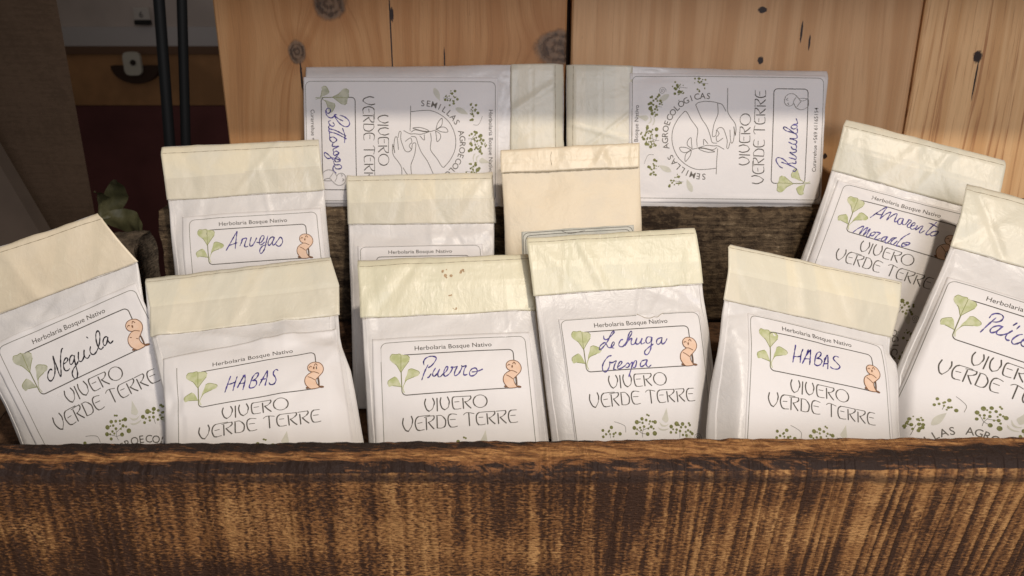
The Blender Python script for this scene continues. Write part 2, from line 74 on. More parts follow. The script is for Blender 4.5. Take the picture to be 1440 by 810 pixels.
ART = {
 'thick': [[[24.37,36.0],[23.69,38.58],[24.55,41.92],[25.94,43.34]],[[28.86,39.85],[29.12,38.12],[28.33,35.86]],[[30.76,36.04],[30.53,43.48]],[[33.0,35.85],[32.43,38.37],[33.15,41.72],[34.74,43.16]],[[37.24,40.06],[37.52,38.32],[36.68,35.69]],[[40.46,35.89],[39.59,36.35],[39.16,38.44],[39.43,41.99],[40.2,43.15]],[[45.24,37.05],[45.28,43.2]],[[49.66,36.05],[49.84,37.13],[48.96,38.22]],[[46.23,39.21],[47.68,41.32],[49.44,43.23]],[[57.84,37.15],[58.39,37.97],[58.71,38.9],[58.77,39.87],[58.56,40.83],[58.11,41.69],[57.43,42.42]],[[51.98,41.98],[51.42,41.17],[51.1,40.24],[51.03,39.27],[51.24,38.32],[51.69,37.45],[52.36,36.73]],[[11.32,46.02],[10.86,49.37],[12.23,52.86],[13.86,53.77]],[[16.2,49.41],[16.45,47.46],[15.86,45.28]],[[19.82,45.83],[18.45,47.07],[17.78,49.94],[18.68,53.16],[20.17,53.91]],[[24.07,47.09],[24.0,53.76]],[[28.42,46.06],[28.51,47.45],[27.53,48.54]],[[25.18,49.56],[26.52,51.61],[28.08,53.59]],[[30.14,46.72],[29.92,53.31]],[[33.66,47.22],[34.79,49.27],[34.49,52.06],[33.72,53.07]],[[38.14,45.84],[36.83,46.6],[36.2,48.73],[36.51,51.79],[37.45,53.39]],[[47.99,45.97],[47.96,53.5]],[[53.86,46.14],[52.52,47.22],[52.0,49.16],[52.18,51.8],[53.11,53.41]],[[58.11,47.24],[58.19,53.36]],[[62.49,46.18],[62.56,47.47],[61.55,48.54]],[[59.06,49.74],[60.57,51.85],[62.24,53.53]],[[64.28,47.52],[64.25,53.57]],[[68.62,46.15],[68.81,47.36],[67.78,48.61]],[[65.36,49.83],[66.88,51.81],[68.54,53.54]],[[72.0,46.15],[70.73,47.17],[70.08,49.78],[70.49,52.47],[71.24,53.46]]],
 'thin': [[[25.94,43.34],[27.9,41.96],[28.88,39.41]],[[34.74,43.16],[36.72,41.78],[37.36,39.63]],[[40.2,43.15],[42.08,43.26],[43.86,43.09]],[[40.47,38.94],[43.09,38.92]],[[40.46,35.89],[45.1,35.93],[49.74,36.05]],[[48.96,38.22],[47.63,39.1],[46.23,39.21]],[[57.43,42.42],[56.59,42.94],[55.63,43.24],[54.62,43.28],[53.63,43.08],[52.73,42.63],[51.98,41.98]],[[52.36,36.73],[53.2,36.19],[54.17,35.89],[55.18,35.84],[56.17,36.04],[57.08,36.49],[57.84,37.15]],[[13.86,53.77],[15.74,50.95],[16.24,48.63]],[[20.17,53.91],[22.7,53.58]],[[19.24,49.66],[21.7,49.39]],[[19.82,45.83],[22.89,45.68],[26.34,45.64]],[[23.05,46.58],[25.99,46.16],[28.42,46.06]],[[27.53,48.54],[26.24,49.3],[25.18,49.56]],[[29.66,46.24],[32.26,46.15],[33.66,47.22]],[[33.72,53.07],[32.24,53.51],[29.92,53.31]],[[41.25,46.39],[39.6,45.95],[38.14,45.84]],[[37.45,53.39],[39.32,53.55],[41.22,53.19]],[[37.31,49.08],[40.31,49.16]],[[44.98,46.92],[46.31,45.88],[48.0,45.84],[49.65,46.24],[50.97,46.61]],[[53.11,53.41],[54.99,53.53],[56.81,53.24]],[[53.44,49.06],[55.82,49.12]],[[53.86,46.14],[57.44,46.08],[62.49,46.18]],[[61.55,48.54],[60.13,49.48],[59.06,49.74]],[[63.34,46.2],[66.3,46.13],[68.62,46.15]],[[67.78,48.61],[66.43,49.56],[65.36,49.83]],[[71.24,53.46],[73.25,53.59],[75.05,53.3]],[[71.31,49.3],[74.05,49.31]],[[72.0,46.15],[74.96,46.17]]],
 'leaf': [[[11.22,19.05],[8.95,14.73],[6.58,12.78],[5.15,10.89],[5.21,9.3],[6.41,7.57],[8.68,7.82],[10.58,7.62],[11.57,8.4]],[[11.22,19.05],[11.64,8.57],[12.82,8.48],[15.45,8.92],[16.52,10.39],[16.04,12.58],[14.43,14.68],[12.44,16.94]],[[12.98,25.69],[13.48,22.96],[14.53,20.66],[15.41,17.93],[17.14,17.25],[19.55,18.21],[21.38,19.32],[21.69,20.54],[20.68,21.87],[17.83,22.47],[15.15,23.47]],[[11.03,27.51],[8.25,26.93],[6.02,26.58],[4.13,27.03],[3.45,25.42],[3.7,23.67],[5.44,22.41],[7.73,21.39],[9.18,22.67],[10.2,25.1]]],
 'leafline': [[[11.21,19.25],[8.95,14.73],[7.87,13.66]],[[11.22,19.05],[13.23,16.2],[16.04,12.58]],[[12.97,25.88],[13.8,24.17],[15.15,23.47],[18.59,22.32]],[[11.21,27.72],[8.25,27.0],[6.21,26.59]],[[5.21,9.3],[6.41,7.57],[8.68,7.82],[10.58,7.62],[11.57,8.4]],[[16.52,10.39],[15.45,8.92]],[[15.41,17.93],[17.14,17.25],[19.55,18.21],[21.38,19.32],[21.69,20.54]],[[3.45,25.42],[3.7,23.67],[5.44,22.41],[7.73,21.39]],[[11.6,8.68],[11.22,19.05],[11.44,22.43],[11.29,27.53],[11.49,31.46]]],
 'stem': [[[12.98,25.69],[12.02,27.98],[12.06,29.55],[12.62,31.15]]],
 'body': [[[76.45,15.92],[78.27,16.78],[79.68,18.84],[79.97,21.14],[79.19,23.21],[77.65,24.81],[76.58,25.87],[75.39,26.9],[75.09,28.42],[75.55,30.4],[76.55,32.31],[75.15,32.83],[71.94,32.84],[70.59,31.64],[69.33,29.51],[69.03,27.23],[69.8,24.84],[71.6,23.13],[73.32,22.19],[72.08,21.14],[71.44,19.4],[71.77,17.53],[73.13,16.2],[74.82,15.74]]],
 'bodyline': [[[76.45,15.92],[78.27,16.78],[79.68,18.84],[79.97,21.14],[79.19,23.21],[77.65,24.81],[76.58,25.87],[75.39,26.9],[75.09,28.42],[75.55,30.4],[76.55,32.31],[75.15,32.83],[71.94,32.84],[70.59,31.64],[69.33,29.51],[69.03,27.23],[69.8,24.84],[71.6,23.13],[73.32,22.19],[72.08,21.14],[71.44,19.4],[71.77,17.53],[73.13,16.2],[74.82,15.74],[76.45,15.92]],[[73.32,22.19],[74.94,22.3],[77.24,23.62]],[[71.03,24.77],[72.68,25.73],[74.66,27.39]],[[76.68,26.21],[76.81,28.76],[76.63,31.55]],[[72.3,18.94],[73.07,18.13],[73.69,18.74]],[[75.26,18.09],[76.06,16.97],[76.87,18.26]]],
 'bodydark': [[[70.95,32.03],[70.8,32.31],[70.44,32.47],[69.97,32.47],[69.52,32.3],[69.21,32.01],[69.12,31.67],[69.27,31.39],[69.63,31.23],[70.1,31.23],[70.55,31.41],[70.86,31.7]],[[79.06,32.64],[78.83,32.93],[78.27,33.08],[77.54,33.03],[76.83,32.81],[76.33,32.46],[76.17,32.09],[76.4,31.79],[76.96,31.64],[77.69,31.69],[78.41,31.92],[78.91,32.26]],[[75.25,19.7],[75.14,20.13],[74.95,20.42],[74.73,20.49],[74.52,20.33],[74.4,19.98],[74.39,19.52],[74.5,19.1],[74.69,18.81],[74.91,18.73],[75.11,18.89],[75.24,19.25]]],
 'dots': [[37.58,63.86,1.07],[40.93,62.11,0.87],[43.41,62.99,0.68],[44.33,59.97,0.48],[45.29,60.52,0.48],[45.63,63.86,0.58],[47.16,64.1,0.48],[48.68,64.44,0.97],[40.98,64.46,0.58],[39.39,63.97,0.39],[41.63,66.64,0.68],[44.91,65.38,0.39],[45.99,67.05,0.78],[47.3,68.2,0.48],[44.06,67.9,0.48],[39.12,67.12,0.58],[35.6,67.05,0.97],[37.2,67.88,0.48],[39.55,68.6,0.48],[36.56,70.36,0.73],[43.28,71.01,0.97],[47.67,70.89,1.16],[58.26,67.64,0.97],[61.84,66.2,1.21],[65.5,66.52,0.97],[69.45,66.27,0.58],[69.93,67.42,0.58],[63.18,67.11,0.44],[64.33,68.3,0.63],[67.2,68.32,0.63],[59.26,69.21,0.48],[61.41,69.53,0.63],[57.63,70.9,0.68],[60.83,71.19,0.58],[63.43,70.43,0.68],[66.95,71.07,0.48],[68.51,70.34,0.63],[69.86,71.25,0.63],[70.87,72.32,0.78],[64.95,72.79,0.58],[67.1,73.21,0.73],[21.75,65.92,0.87],[16.39,67.3,0.73],[20.22,67.68,0.48],[19.73,68.23,0.48],[18.04,69.59,0.58],[20.47,69.64,0.44],[22.68,69.77,0.63],[23.91,69.12,0.48],[26.5,69.86,0.87],[16.15,70.93,0.68],[22.33,71.2,0.39]],
 'fern': [[[56.7,56.7],[54.65,60.5],[53.19,62.95],[54.25,64.38],[55.35,65.18],[57.09,63.82],[56.98,60.64]],[[51.05,64.19],[52.9,66.01],[54.9,66.61],[57.06,66.01],[54.79,67.43],[52.25,66.94]],[[50.09,67.54],[53.05,68.79],[56.72,68.67],[53.98,69.71],[50.94,69.05]]],
 'stems': [[[40.03,72.75],[40.06,70.58],[41.63,66.64]],[[40.06,70.58],[37.05,67.87]],[[40.06,70.58],[43.28,71.01]],[[41.13,68.46],[45.99,67.05]],[[62.8,74.11],[63.43,70.43]],[[20.43,71.82],[20.47,69.64]],[[23.99,62.79],[27.2,63.96],[30.06,65.84],[30.11,69.25]]],
 'hands': [[[60.09,36.77],[54.77,32.21],[47.94,28.85],[40.37,28.23],[33.56,29.94],[27.53,33.6],[23.02,39.2],[20.43,45.55],[20.27,51.83],[21.13,59.67]],[[60.09,36.77],[59.36,38.35],[54.12,41.6],[48.89,45.63],[45.88,46.25],[40.57,45.68],[36.03,46.1]],[[76.19,66.88],[68.71,66.94],[60.45,67.18],[55.96,69.65],[52.23,72.49],[48.46,73.39],[43.93,73.13]],[[34.69,60.71],[27.08,60.29],[17.17,60.17]],[[64.69,44.46],[66.22,46.76],[67.02,51.41],[66.71,56.87],[66.0,60.01],[64.91,63.16],[60.44,66.01]],[[64.69,44.46],[55.71,48.58],[49.73,52.64],[43.71,55.14],[39.04,56.68],[38.47,59.98]],[[65.62,60.02],[58.86,60.36],[54.33,58.77],[49.79,57.33],[43.35,56.72],[43.76,59.05],[47.55,59.73],[49.24,62.03],[48.36,64.4],[44.6,66.07],[40.07,67.37],[35.52,67.11],[35.16,68.3],[39.34,69.35]],[[47.55,59.73],[45.3,61.36],[43.63,60.62],[42.63,59.48],[39.99,59.94],[39.62,60.89],[41.93,64.19]],[[43.93,73.13],[49.96,71.78],[45.43,72.3],[40.12,71.68],[38.59,70.55],[40.86,69.7],[47.66,69.11]],[[34.1,42.86],[35.29,47.53],[36.87,52.97],[36.55,57.68],[36.58,60.82],[34.36,65.19]],[[35.29,47.53],[34.96,51.46],[33.88,56.97],[35.44,60.06]],[[34.47,42.46],[36.71,39.27],[39.74,39.2],[42.04,41.49],[38.26,41.98],[34.47,42.54]],[[33.7,41.69],[35.18,38.13],[35.13,33.82],[32.48,35.06],[31.76,38.21],[33.55,41.7]],[[33.71,42.48],[30.62,38.24],[25.67,37.96],[29.13,41.02],[32.95,42.1]],[[37.22,50.62],[41.01,50.68],[38.02,53.73]],[[34.91,47.15],[34.58,51.47],[33.13,57.38],[32.53,58.57],[32.18,53.88],[33.41,49.15],[34.68,47.15]]],
}


# ------------------------------------------------------------------ object helpers
def tag(o, label=None, cat=None, group=None, kind=None):
    if label: o['label'] = label
    if cat: o['category'] = cat
    if group: o['group'] = group
    if kind: o['kind'] = kind
    return o


def thing(name, label, cat, loc, group=None):
    o = bpy.data.objects.new(name, None)
    o.empty_display_size = 0.02
    COL.objects.link(o)
    o.location = loc
    return tag(o, label, cat, group)


def origin_of(o):
    v = Vector((0, 0, 0))
    while o is not None:
        v += o.location
        o = o.parent
    return v


def obj(name, verts, faces, mats, parent=None, midx=None, smooth=True, origin=None):
    """one mesh object from world-space vertices"""
    off = origin_of(parent) if parent is not None else Vector(origin or (0, 0, 0))
    V = np.asarray(verts, float) - np.array(off)
    me = bpy.data.meshes.new(name)
    me.from_pydata(V.tolist(), [], [list(map(int, f)) for f in faces])
    if not isinstance(mats, (list, tuple)):
        mats = [mats]
    for m in mats:
        me.materials.append(m)
    if midx is not None:
        me.polygons.foreach_set('material_index', np.asarray(midx, np.int32))
    me.polygons.foreach_set('use_smooth', [smooth] * len(me.polygons))
    me.update()
    o = bpy.data.objects.new(name, me)
    COL.objects.link(o)
    if parent is not None:
        o.parent = parent
    else:
        o.location = off
    return o


class MB:
    def __init__(s):
        s.v = []; s.f = []; s.m = []

    def add(s, verts, faces, m=0):
        b = len(s.v)
        s.v += [tuple(map(float, p)) for p in verts]
        s.f += [[b + int(i) for i in f] for f in faces]
        s.m += [m] * len(faces)

    def box(s, lo, hi, m=0, bev=0.0):
        (x0, y0, z0), (x1, y1, z1) = lo, hi
        if bev <= 0:
            v = [(x, y, z) for x in (x0, x1) for y in (y0, y1) for z in (z0, z1)]
            f = [(0, 1, 3, 2), (4, 6, 7, 5), (0, 4, 5, 1), (2, 3, 7, 6), (0, 2, 6, 4), (1, 5, 7, 3)]
            s.add(v, f, m)
            return
        # octagonal section swept along the longest axis, chamfered edges
        ax = int(np.argmax([x1 - x0, y1 - y0, z1 - z0]))
        a, b = [i for i in range(3) if i != ax]
        L, H = np.array(lo), np.array(hi)
        sec = [(L[a] + bev, L[b]), (H[a] - bev, L[b]), (H[a], L[b] + bev), (H[a], H[b] - bev),
               (H[a] - bev, H[b]), (L[a] + bev, H[b]), (L[a], H[b] - bev), (L[a], L[b] + bev)]
        v = []
        for t in (L[ax], H[ax]):
            for p, q in sec:
                c = [0, 0, 0]; c[ax] = t; c[a] = p; c[b] = q
                v.append(c)
        f = [(i, (i + 1) % 8, 8 + (i + 1) % 8, 8 + i) for i in range(8)]
        f += [tuple(range(7, -1, -1)), tuple(range(8, 16))]
        s.add(v, f, m)

    def tube(s, pts, r, n=12, m=0, cap=True):
        pts = [Vector(p) for p in pts]
        rs = r if isinstance(r, (list, tuple)) else [r] * len(pts)
        v = []; f = []
        for i, p in enumerate(pts):
            d = (pts[min(i + 1, len(pts) - 1)] - pts[max(i - 1, 0)]).normalized()
            u = d.orthogonal().normalized() if i == 0 else (u - d * u.dot(d)).normalized()
            w = d.cross(u)
            v += [p + (u * math.cos(a) + w * math.sin(a)) * rs[i] for a in [2 * math.pi * k / n for k in range(n)]]
        for i in range(len(pts) - 1):
            for k in range(n):
                f.append((i * n + k, i * n + (k + 1) % n, (i + 1) * n + (k + 1) % n, (i + 1) * n + k))
        if cap:
            f.append(tuple(range(n - 1, -1, -1)))
            f.append(tuple(range((len(pts) - 1) * n, len(pts) * n)))
        s.add(v, f, m)

    def build(s, name, mats, parent=None, smooth=False, origin=None):
        return obj(name, s.v, s.f, mats, parent, s.m, smooth, origin)


# ------------------------------------------------------------------ material helpers
class NT:
    def __init__(s, name, rough=0.6, spec=0.3):
        s.mat = bpy.data.materials.new(name)
        s.mat.use_nodes = True
        s.n = s.mat.node_tree.nodes
        s.l = s.mat.node_tree.links
        s.b = s.n['Principled BSDF']
        s.b.inputs['Roughness'].default_value = rough
        s.b.inputs['Specular IOR Level'].default_value = spec

    def put(s, sock, v):
        if isinstance(v, bpy.types.NodeSocket):
            s.l.new(v, sock)
        elif v is not None:
            sock.default_value = v

    def pos(s):
        g = s.n.new('ShaderNodeNewGeometry')
        return g.outputs['Position']

    def obj(s):
        return s.n.new('ShaderNodeTexCoord').outputs['Object']

    def sep(s, v):
        q = s.n.new('ShaderNodeSeparateXYZ'); s.put(q.inputs[0], v)
        return q.outputs[0], q.outputs[1], q.outputs[2]

    def com(s, x, y, z):
        q = s.n.new('ShaderNodeCombineXYZ')
        for i, a in enumerate((x, y, z)):
            s.put(q.inputs[i], a)
        return q.outputs[0]

    def m(s, op, a, b=None, c=None, clamp=False):
        q = s.n.new('ShaderNodeMath'); q.operation = op; q.use_clamp = clamp
        for i, v in enumerate((a, b, c)):
            if v is not None:
                s.put(q.inputs[i], v)
        return q.outputs[0]

    def noise(s, vec, scale, detail=4, rough=0.55, dist=0.0):
        q = s.n.new('ShaderNodeTexNoise')
        s.put(q.inputs['Vector'], vec)
        q.inputs['Scale'].default_value = scale
        q.inputs['Detail'].default_value = detail
        q.inputs['Roughness'].default_value = rough
        q.inputs['Distortion'].default_value = dist
        return q.outputs[0]

    def ss(s, v, lo, hi):
        q = s.n.new('ShaderNodeMapRange'); q.interpolation_type = 'SMOOTHSTEP'
        s.put(q.inputs[0], v)
        q.inputs[1].default_value = lo; q.inputs[2].default_value = hi
        q.inputs[3].default_value = 0.0; q.inputs[4].default_value = 1.0
        return q.outputs[0]

    def mix(s, f, a, b, mode='MIX'):
        q = s.n.new('ShaderNodeMix'); q.data_type = 'RGBA'; q.blend_type = mode
        s.put(q.inputs[0], f)
        for i, v in ((6, a), (7, b)):
            if isinstance(v, tuple):
                v = (*v, 1.0)
            s.put(q.inputs[i], v)
        return q.outputs[2]

    def color(s, v):
        if isinstance(v, tuple):
            v = (*v, 1.0)
        s.put(s.b.inputs['Base Color'], v)

    def rough(s, v):
        s.put(s.b.inputs['Roughness'], v)

    def bump(s, h, strength, dist):
        q = s.n.new('ShaderNodeBump')
        q.inputs['Strength'].default_value = strength
        q.inputs['Distance'].default_value = dist
        s.put(q.inputs['Height'], h)
        s.l.new(q.outputs[0], s.b.inputs['Normal'])


def flat(name, c, rough=0.6, spec=0.2, var=0.0, scale=300, c2=None):
    t = NT(name, rough, spec)
    if var or c2:
        n = t.noise(t.pos(), scale, 3)
        c2 = c2 or tuple(x * (1 - var) for x in c)
        t.color(t.mix(t.ss(n, 0.35, 0.65), c, c2))
    else:
        t.color(c)
    return t.mat


def paper(name, c, c2, rough=0.5, bump=0.25, spec=0.3, sc=120):
    t = NT(name, rough, spec)
    p = t.pos()
    n1 = t.noise(p, 26, 4, 0.6)
    n2 = t.noise(p, sc, 4, 0.6, 0.6)
    n3 = t.noise(p, 1400, 2)
    col = t.mix(t.ss(n1, 0.38, 0.66), c, c2)
    t.color(col)
    h = t.m('ADD', t.m('MULTIPLY', n2, 1.0), t.m('MULTIPLY', n3, 0.10))
    t.bump(h, bump, 0.004)
    return t.mat


M = {}
M['paper'] = paper('white_paper', (0.74, 0.705, 0.665), (0.67, 0.64, 0.605), 0.36, 0.16, 0.45)
M['paper_edge'] = paper('paper_edge', (0.76, 0.725, 0.685), (0.69, 0.66, 0.625), 0.45, 0.14)
M['label'] = paper('label_paper', (0.78, 0.745, 0.715), (0.765, 0.73, 0.70), 0.50, 0.05, 0.3)
M['cream'] = paper('cream_paper', (0.79, 0.68, 0.50), (0.73, 0.64, 0.49), 0.5, 0.2)
M['greylabel'] = paper('grey_green_label', (0.62, 0.61, 0.53), (0.45, 0.46, 0.40), 0.5, 0.15)


def tape_mat(name, c, c2, spark):
    t = NT(name, 0.38, 0.45)
    p = t.pos()
    x, y, z = t.sep(p)
    n1 = t.noise(p, 30, 3, 0.6)
    st = t.noise(t.com(x, t.m('MULTIPLY', y, 0.28), t.m('MULTIPLY', z, 0.28)), 420, 3, 0.6)
    n2 = t.noise(p, 90, 4, 0.6, 0.8)
    col = t.mix(t.ss(n1, 0.36, 0.66), c, c2)
    bands = t.noise(t.com(t.m('MULTIPLY', x, 60), t.m('MULTIPLY', y, 3), t.m('MULTIPLY', z, 3)), 1.0, 2, 0.4)
    col = t.mix(t.m('MULTIPLY', t.ss(bands, 0.50, 0.56), 0.55), col, tuple(a * b for a, b in zip(c2, (0.93, 0.95, 0.96))))
    dirt = t.noise(p, 210, 5, 0.7)
    col = t.mix(t.m('MULTIPLY', t.ss(dirt, 0.66, 0.78), 0.5), col, (0.50, 0.37, 0.22))
    fleck = t.m('MULTIPLY', t.ss(st, 0.60, 0.70), spark)  # pale flecks, glitter of the crinkles painted into the colour
    col = t.mix(fleck, col, (0.86, 0.80, 0.62))
    t.color(col)
    t.bump(t.m('ADD', t.m('MULTIPLY', n2, 1.0), t.m('MULTIPLY', st, 0.12 + 0.5 * spark)), 0.17, 0.003)
    return t.mat


M['tape_double'] = tape_mat('masking_tape_double', (0.735, 0.67, 0.52), (0.68, 0.625, 0.49), 0.15)
M['tape'] = tape_mat('masking_tape', (0.79, 0.715, 0.53), (0.74, 0.69, 0.55), 0.15)
M['tape_crinkled'] = tape_mat('crinkled_masking_tape', (0.77, 0.72, 0.53), (0.73, 0.68, 0.49), 0.8)
M['tape_shaded'] = tape_mat('shaded_masking_tape', (0.72, 0.665, 0.52), (0.67, 0.63, 0.50), 0.1)  # darker copy of the masking tape, shade mixed into its colour
M['tape_warm'] = tape_mat('warm_cream_tape', (0.80, 0.695, 0.52), (0.76, 0.65, 0.47), 0.25)
M['crease'] = flat('crease_shade', (0.34, 0.28, 0.19), 0.8)  # dark line colour that paints the shade along the tape's creases
M['stain'] = flat('tape_stain', (0.55, 0.38, 0.22), 0.7, 0.2, 0.3, 900)
M['print'] = flat('printed_ink', (0.125, 0.110, 0.090), 0.7, 0.2, 0.4, 700)
M['print_grey'] = flat('printed_outline', (0.30, 0.285, 0.245), 0.7, 0.2, 0.2, 400)
M['print_thin'] = flat('printed_thin', (0.19, 0.17, 0.14), 0.7, 0.2, 0.4, 700)
M['pen_blue'] = flat('blue_pen_ink', (0.022, 0.015, 0.12), 0.5, 0.3, 0, 420, (0.10, 0.075, 0.30))
M['pen_black'] = flat('black_pen_ink', (0.035, 0.030, 0.034), 0.5, 0.3, 0.4, 700)
M['leaf'] = flat('leaf_wash', (0.60, 0.60, 0.39), 0.7, 0.2, 0, 200, (0.45, 0.48, 0.23))
M['leaf_grey'] = flat('leaf_grey_wash', (0.57, 0.56, 0.43), 0.7, 0.2, 0, 200, (0.43, 0.43, 0.31))
M['leaf_line'] = flat('leaf_line', (0.26, 0.27, 0.10), 0.7)
M['berry'] = flat('berry_ink', (0.16, 0.165, 0.05), 0.7, 0.2, 0, 500, (0.25, 0.25, 0.10))
M['fern'] = flat('fern_wash', (0.66, 0.64, 0.54), 0.7, 0.2, 0.1, 200)
M['peach'] = flat('peach_wash', (0.78, 0.535, 0.37), 0.7, 0.2, 0, 200, (0.80, 0.58, 0.43))
M['peach_line'] = flat('peach_line', (0.20, 0.10, 0.05), 0.7)
M['peach_line_grey'] = flat('seedling_line_grey', (0.36, 0.34, 0.31), 0.7)


def pine(name, knots, base, late, stripe=0.5, scale=1.0, seed=0.0, holes=()):
    """knots: (x, z, rx, rz)   grain runs up the board (z)"""
    t = NT(name, 0.55, 0.3)
    p = t.pos()
    x, y, z = t.sep(p)
    warp = t.noise(t.com(t.m('MULTIPLY', x, 5), seed, t.m('MULTIPLY', z, 1.2)), 1.0, 2)
    g = t.m('ADD', t.m('MULTIPLY', x, 70 * scale), t.m('MULTIPLY', warp, 5.0 * scale))
    wob = t.noise(p, 110, 4, 0.6)
    kmask = None; halo = None
    for kx, kz, rx, rz in knots:
        dx = t.m('DIVIDE', t.m('SUBTRACT', x, kx), rx)
        dz = t.m('DIVIDE', t.m('SUBTRACT', z, kz), rz)
        d = t.m('SQRT', t.m('ADD', t.m('MULTIPLY', dx, dx), t.m('MULTIPLY', dz, dz)))
        d2 = t.m('ADD', d, t.m('MULTIPLY', t.m('SUBTRACT', wob, 0.5), 0.5))
        k = t.m('SUBTRACT', 1.0, t.ss(d2, 0.78, 1.10))
        h = t.m('SUBTRACT', 1.0, t.ss(d2, 1.0, 2.6))
        # grain sweeps round the knot
        g = t.m('ADD', g, t.m('MULTIPLY', t.m('MULTIPLY', t.m('DIVIDE', dx, t.m('ADD', t.m('MULTIPLY', d, d), 0.6)), 1.6), 1.0))
        kd = d2 if kmask is None else t.m('MINIMUM', kd, d2)
        kmask = k if kmask is None else t.m('MAXIMUM', kmask, k)
        halo = h if halo is None else t.m('MAXIMUM', halo, h)
    ring = t.noise(t.com(g, seed, t.m('MULTIPLY', z, 2.2)), 1.0, 3, 0.6)
    line = t.noise(t.com(t.m('MULTIPLY', g, 4.0), seed, t.m('MULTIPLY', z, 6)), 1.0, 5, 0.68)
    fib = t.noise(t.com(t.m('MULTIPLY', x, 1500), seed, t.m('MULTIPLY', z, 45)), 1.0, 2)
    blot = t.noise(t.com(t.m('MULTIPLY', x, 14), seed, t.m('MULTIPLY', z, 9)), 1.0, 3)
    col = t.mix(t.ss(ring, 0.42, 0.60), base, (base[0] * 0.84, base[1] * 0.76, base[2] * 0.68))
    speck = t.noise(t.com(t.m('MULTIPLY', x, 700), seed, t.m('MULTIPLY', z, 170)), 1.0, 2)
    col = t.mix(t.m('MULTIPLY', t.ss(speck, 0.68, 0.76), 0.45), col, tuple(a * 0.55 for a in base))
    col = t.mix(t.m('MULTIPLY', t.ss(line, 0.53, 0.64), stripe), col, late)
    col = t.mix(t.m('MULTIPLY', t.ss(fib, 0.45, 0.75), 0.35), col, tuple(a * 0.72 for a in base))
    col = t.mix(t.m('MULTIPLY', t.ss(blot, 0.52, 0.75), 0.35), col, tuple(a * b for a, b in zip(base, (0.80, 0.70, 0.62))))
    if kmask is not None:
        kn = t.noise(p, 150, 5, 0.7, 0.8)
        kr = t.m('ADD', t.m('MULTIPLY', t.m('SINE', t.m('MULTIPLY', kd, 17.0)), 0.12), kn)
        kc = t.mix(t.ss(kr, 0.36, 0.68), (0.048, 0.034, 0.025), (0.165, 0.118, 0.082))
        col = t.mix(t.m('MULTIPLY', halo, 0.55), col, tuple(a * b for a, b in zip(base, (0.66, 0.54, 0.44))))
        rim = t.ss(kn, 0.2, 0.75)
        col = t.mix(t.m('MULTIPLY', kmask, t.m('SUBTRACT', 1.0, t.m('MULTIPLY', rim, 0.25))), col, kc)
    for hx, hz, rx, rz in holes:
        dx = t.m('DIVIDE', t.m('SUBTRACT', x, hx), rx)
        dz = t.m('DIVIDE', t.m('SUBTRACT', z, hz), rz)
        d = t.m('ADD', t.m('SQRT', t.m('ADD', t.m('MULTIPLY', dx, dx), t.m('MULTIPLY', dz, dz))), t.m('MULTIPLY', t.m('SUBTRACT', t.noise(p, 700, 2), 0.5), 0.8))
        col = t.mix(t.m('SUBTRACT', 1.0, t.ss(d, 0.8, 1.25)), col, (0.035, 0.022, 0.018))
    t.color(col)
    t.bump(t.m('ADD', t.m('MULTIPLY', fib, 0.4), t.m('MULTIPLY', line, 0.6)), 0.25, 0.0012)
    return t.mat


def weathered(name, dark, mid, light, amt=0.5, horiz=True, bumpd=0.004):
    t = NT(name, 0.85, 0.15)
    p = t.pos()
    x, y, z = t.sep(p)
    fib = t.noise(t.com(t.m('MULTIPLY', x, 22), t.m('MULTIPLY', y, 60), t.m('MULTIPLY', z, 330)), 1.0, 5, 0.65)
    saw = t.noise(t.com(t.m('ADD', t.m('MULTIPLY', x, 130), t.m('MULTIPLY', z, 25)), t.m('MULTIPLY', y, 40), t.m('MULTIPLY', z, 30)), 1.0, 4, 0.65)
    pat = t.noise(p, 26, 4, 0.6)
    fine = t.noise(p, 900, 3, 0.7)
    chip = t.noise(t.com(t.m('MULTIPLY', x, 150), t.m('MULTIPLY', y, 200), t.m('MULTIPLY', z, 330)), 1.0, 5, 0.7, 0.6)
    v = t.m('ADD', t.m('ADD', t.m('MULTIPLY', fib, 0.22), t.m('MULTIPLY', saw, 0.16)), t.m('ADD', t.m('MULTIPLY', pat, 0.22), t.m('ADD', t.m('MULTIPLY', fine, 0.08), t.m('MULTIPLY', chip, 0.34))))
    col = t.mix(t.ss(v, 0.44, 0.56), dark, mid)
    col = t.mix(t.m('MULTIPLY', t.ss(v, 0.54, 0.68), amt), col, light)
    t.color(col)
    t.bump(t.m('ADD', t.m('MULTIPLY', fib, 0.7), t.m('ADD', t.m('MULTIPLY', saw, 0.3), t.m('MULTIPLY', fine, 0.25))), 0.9, bumpd)
    return t.mat


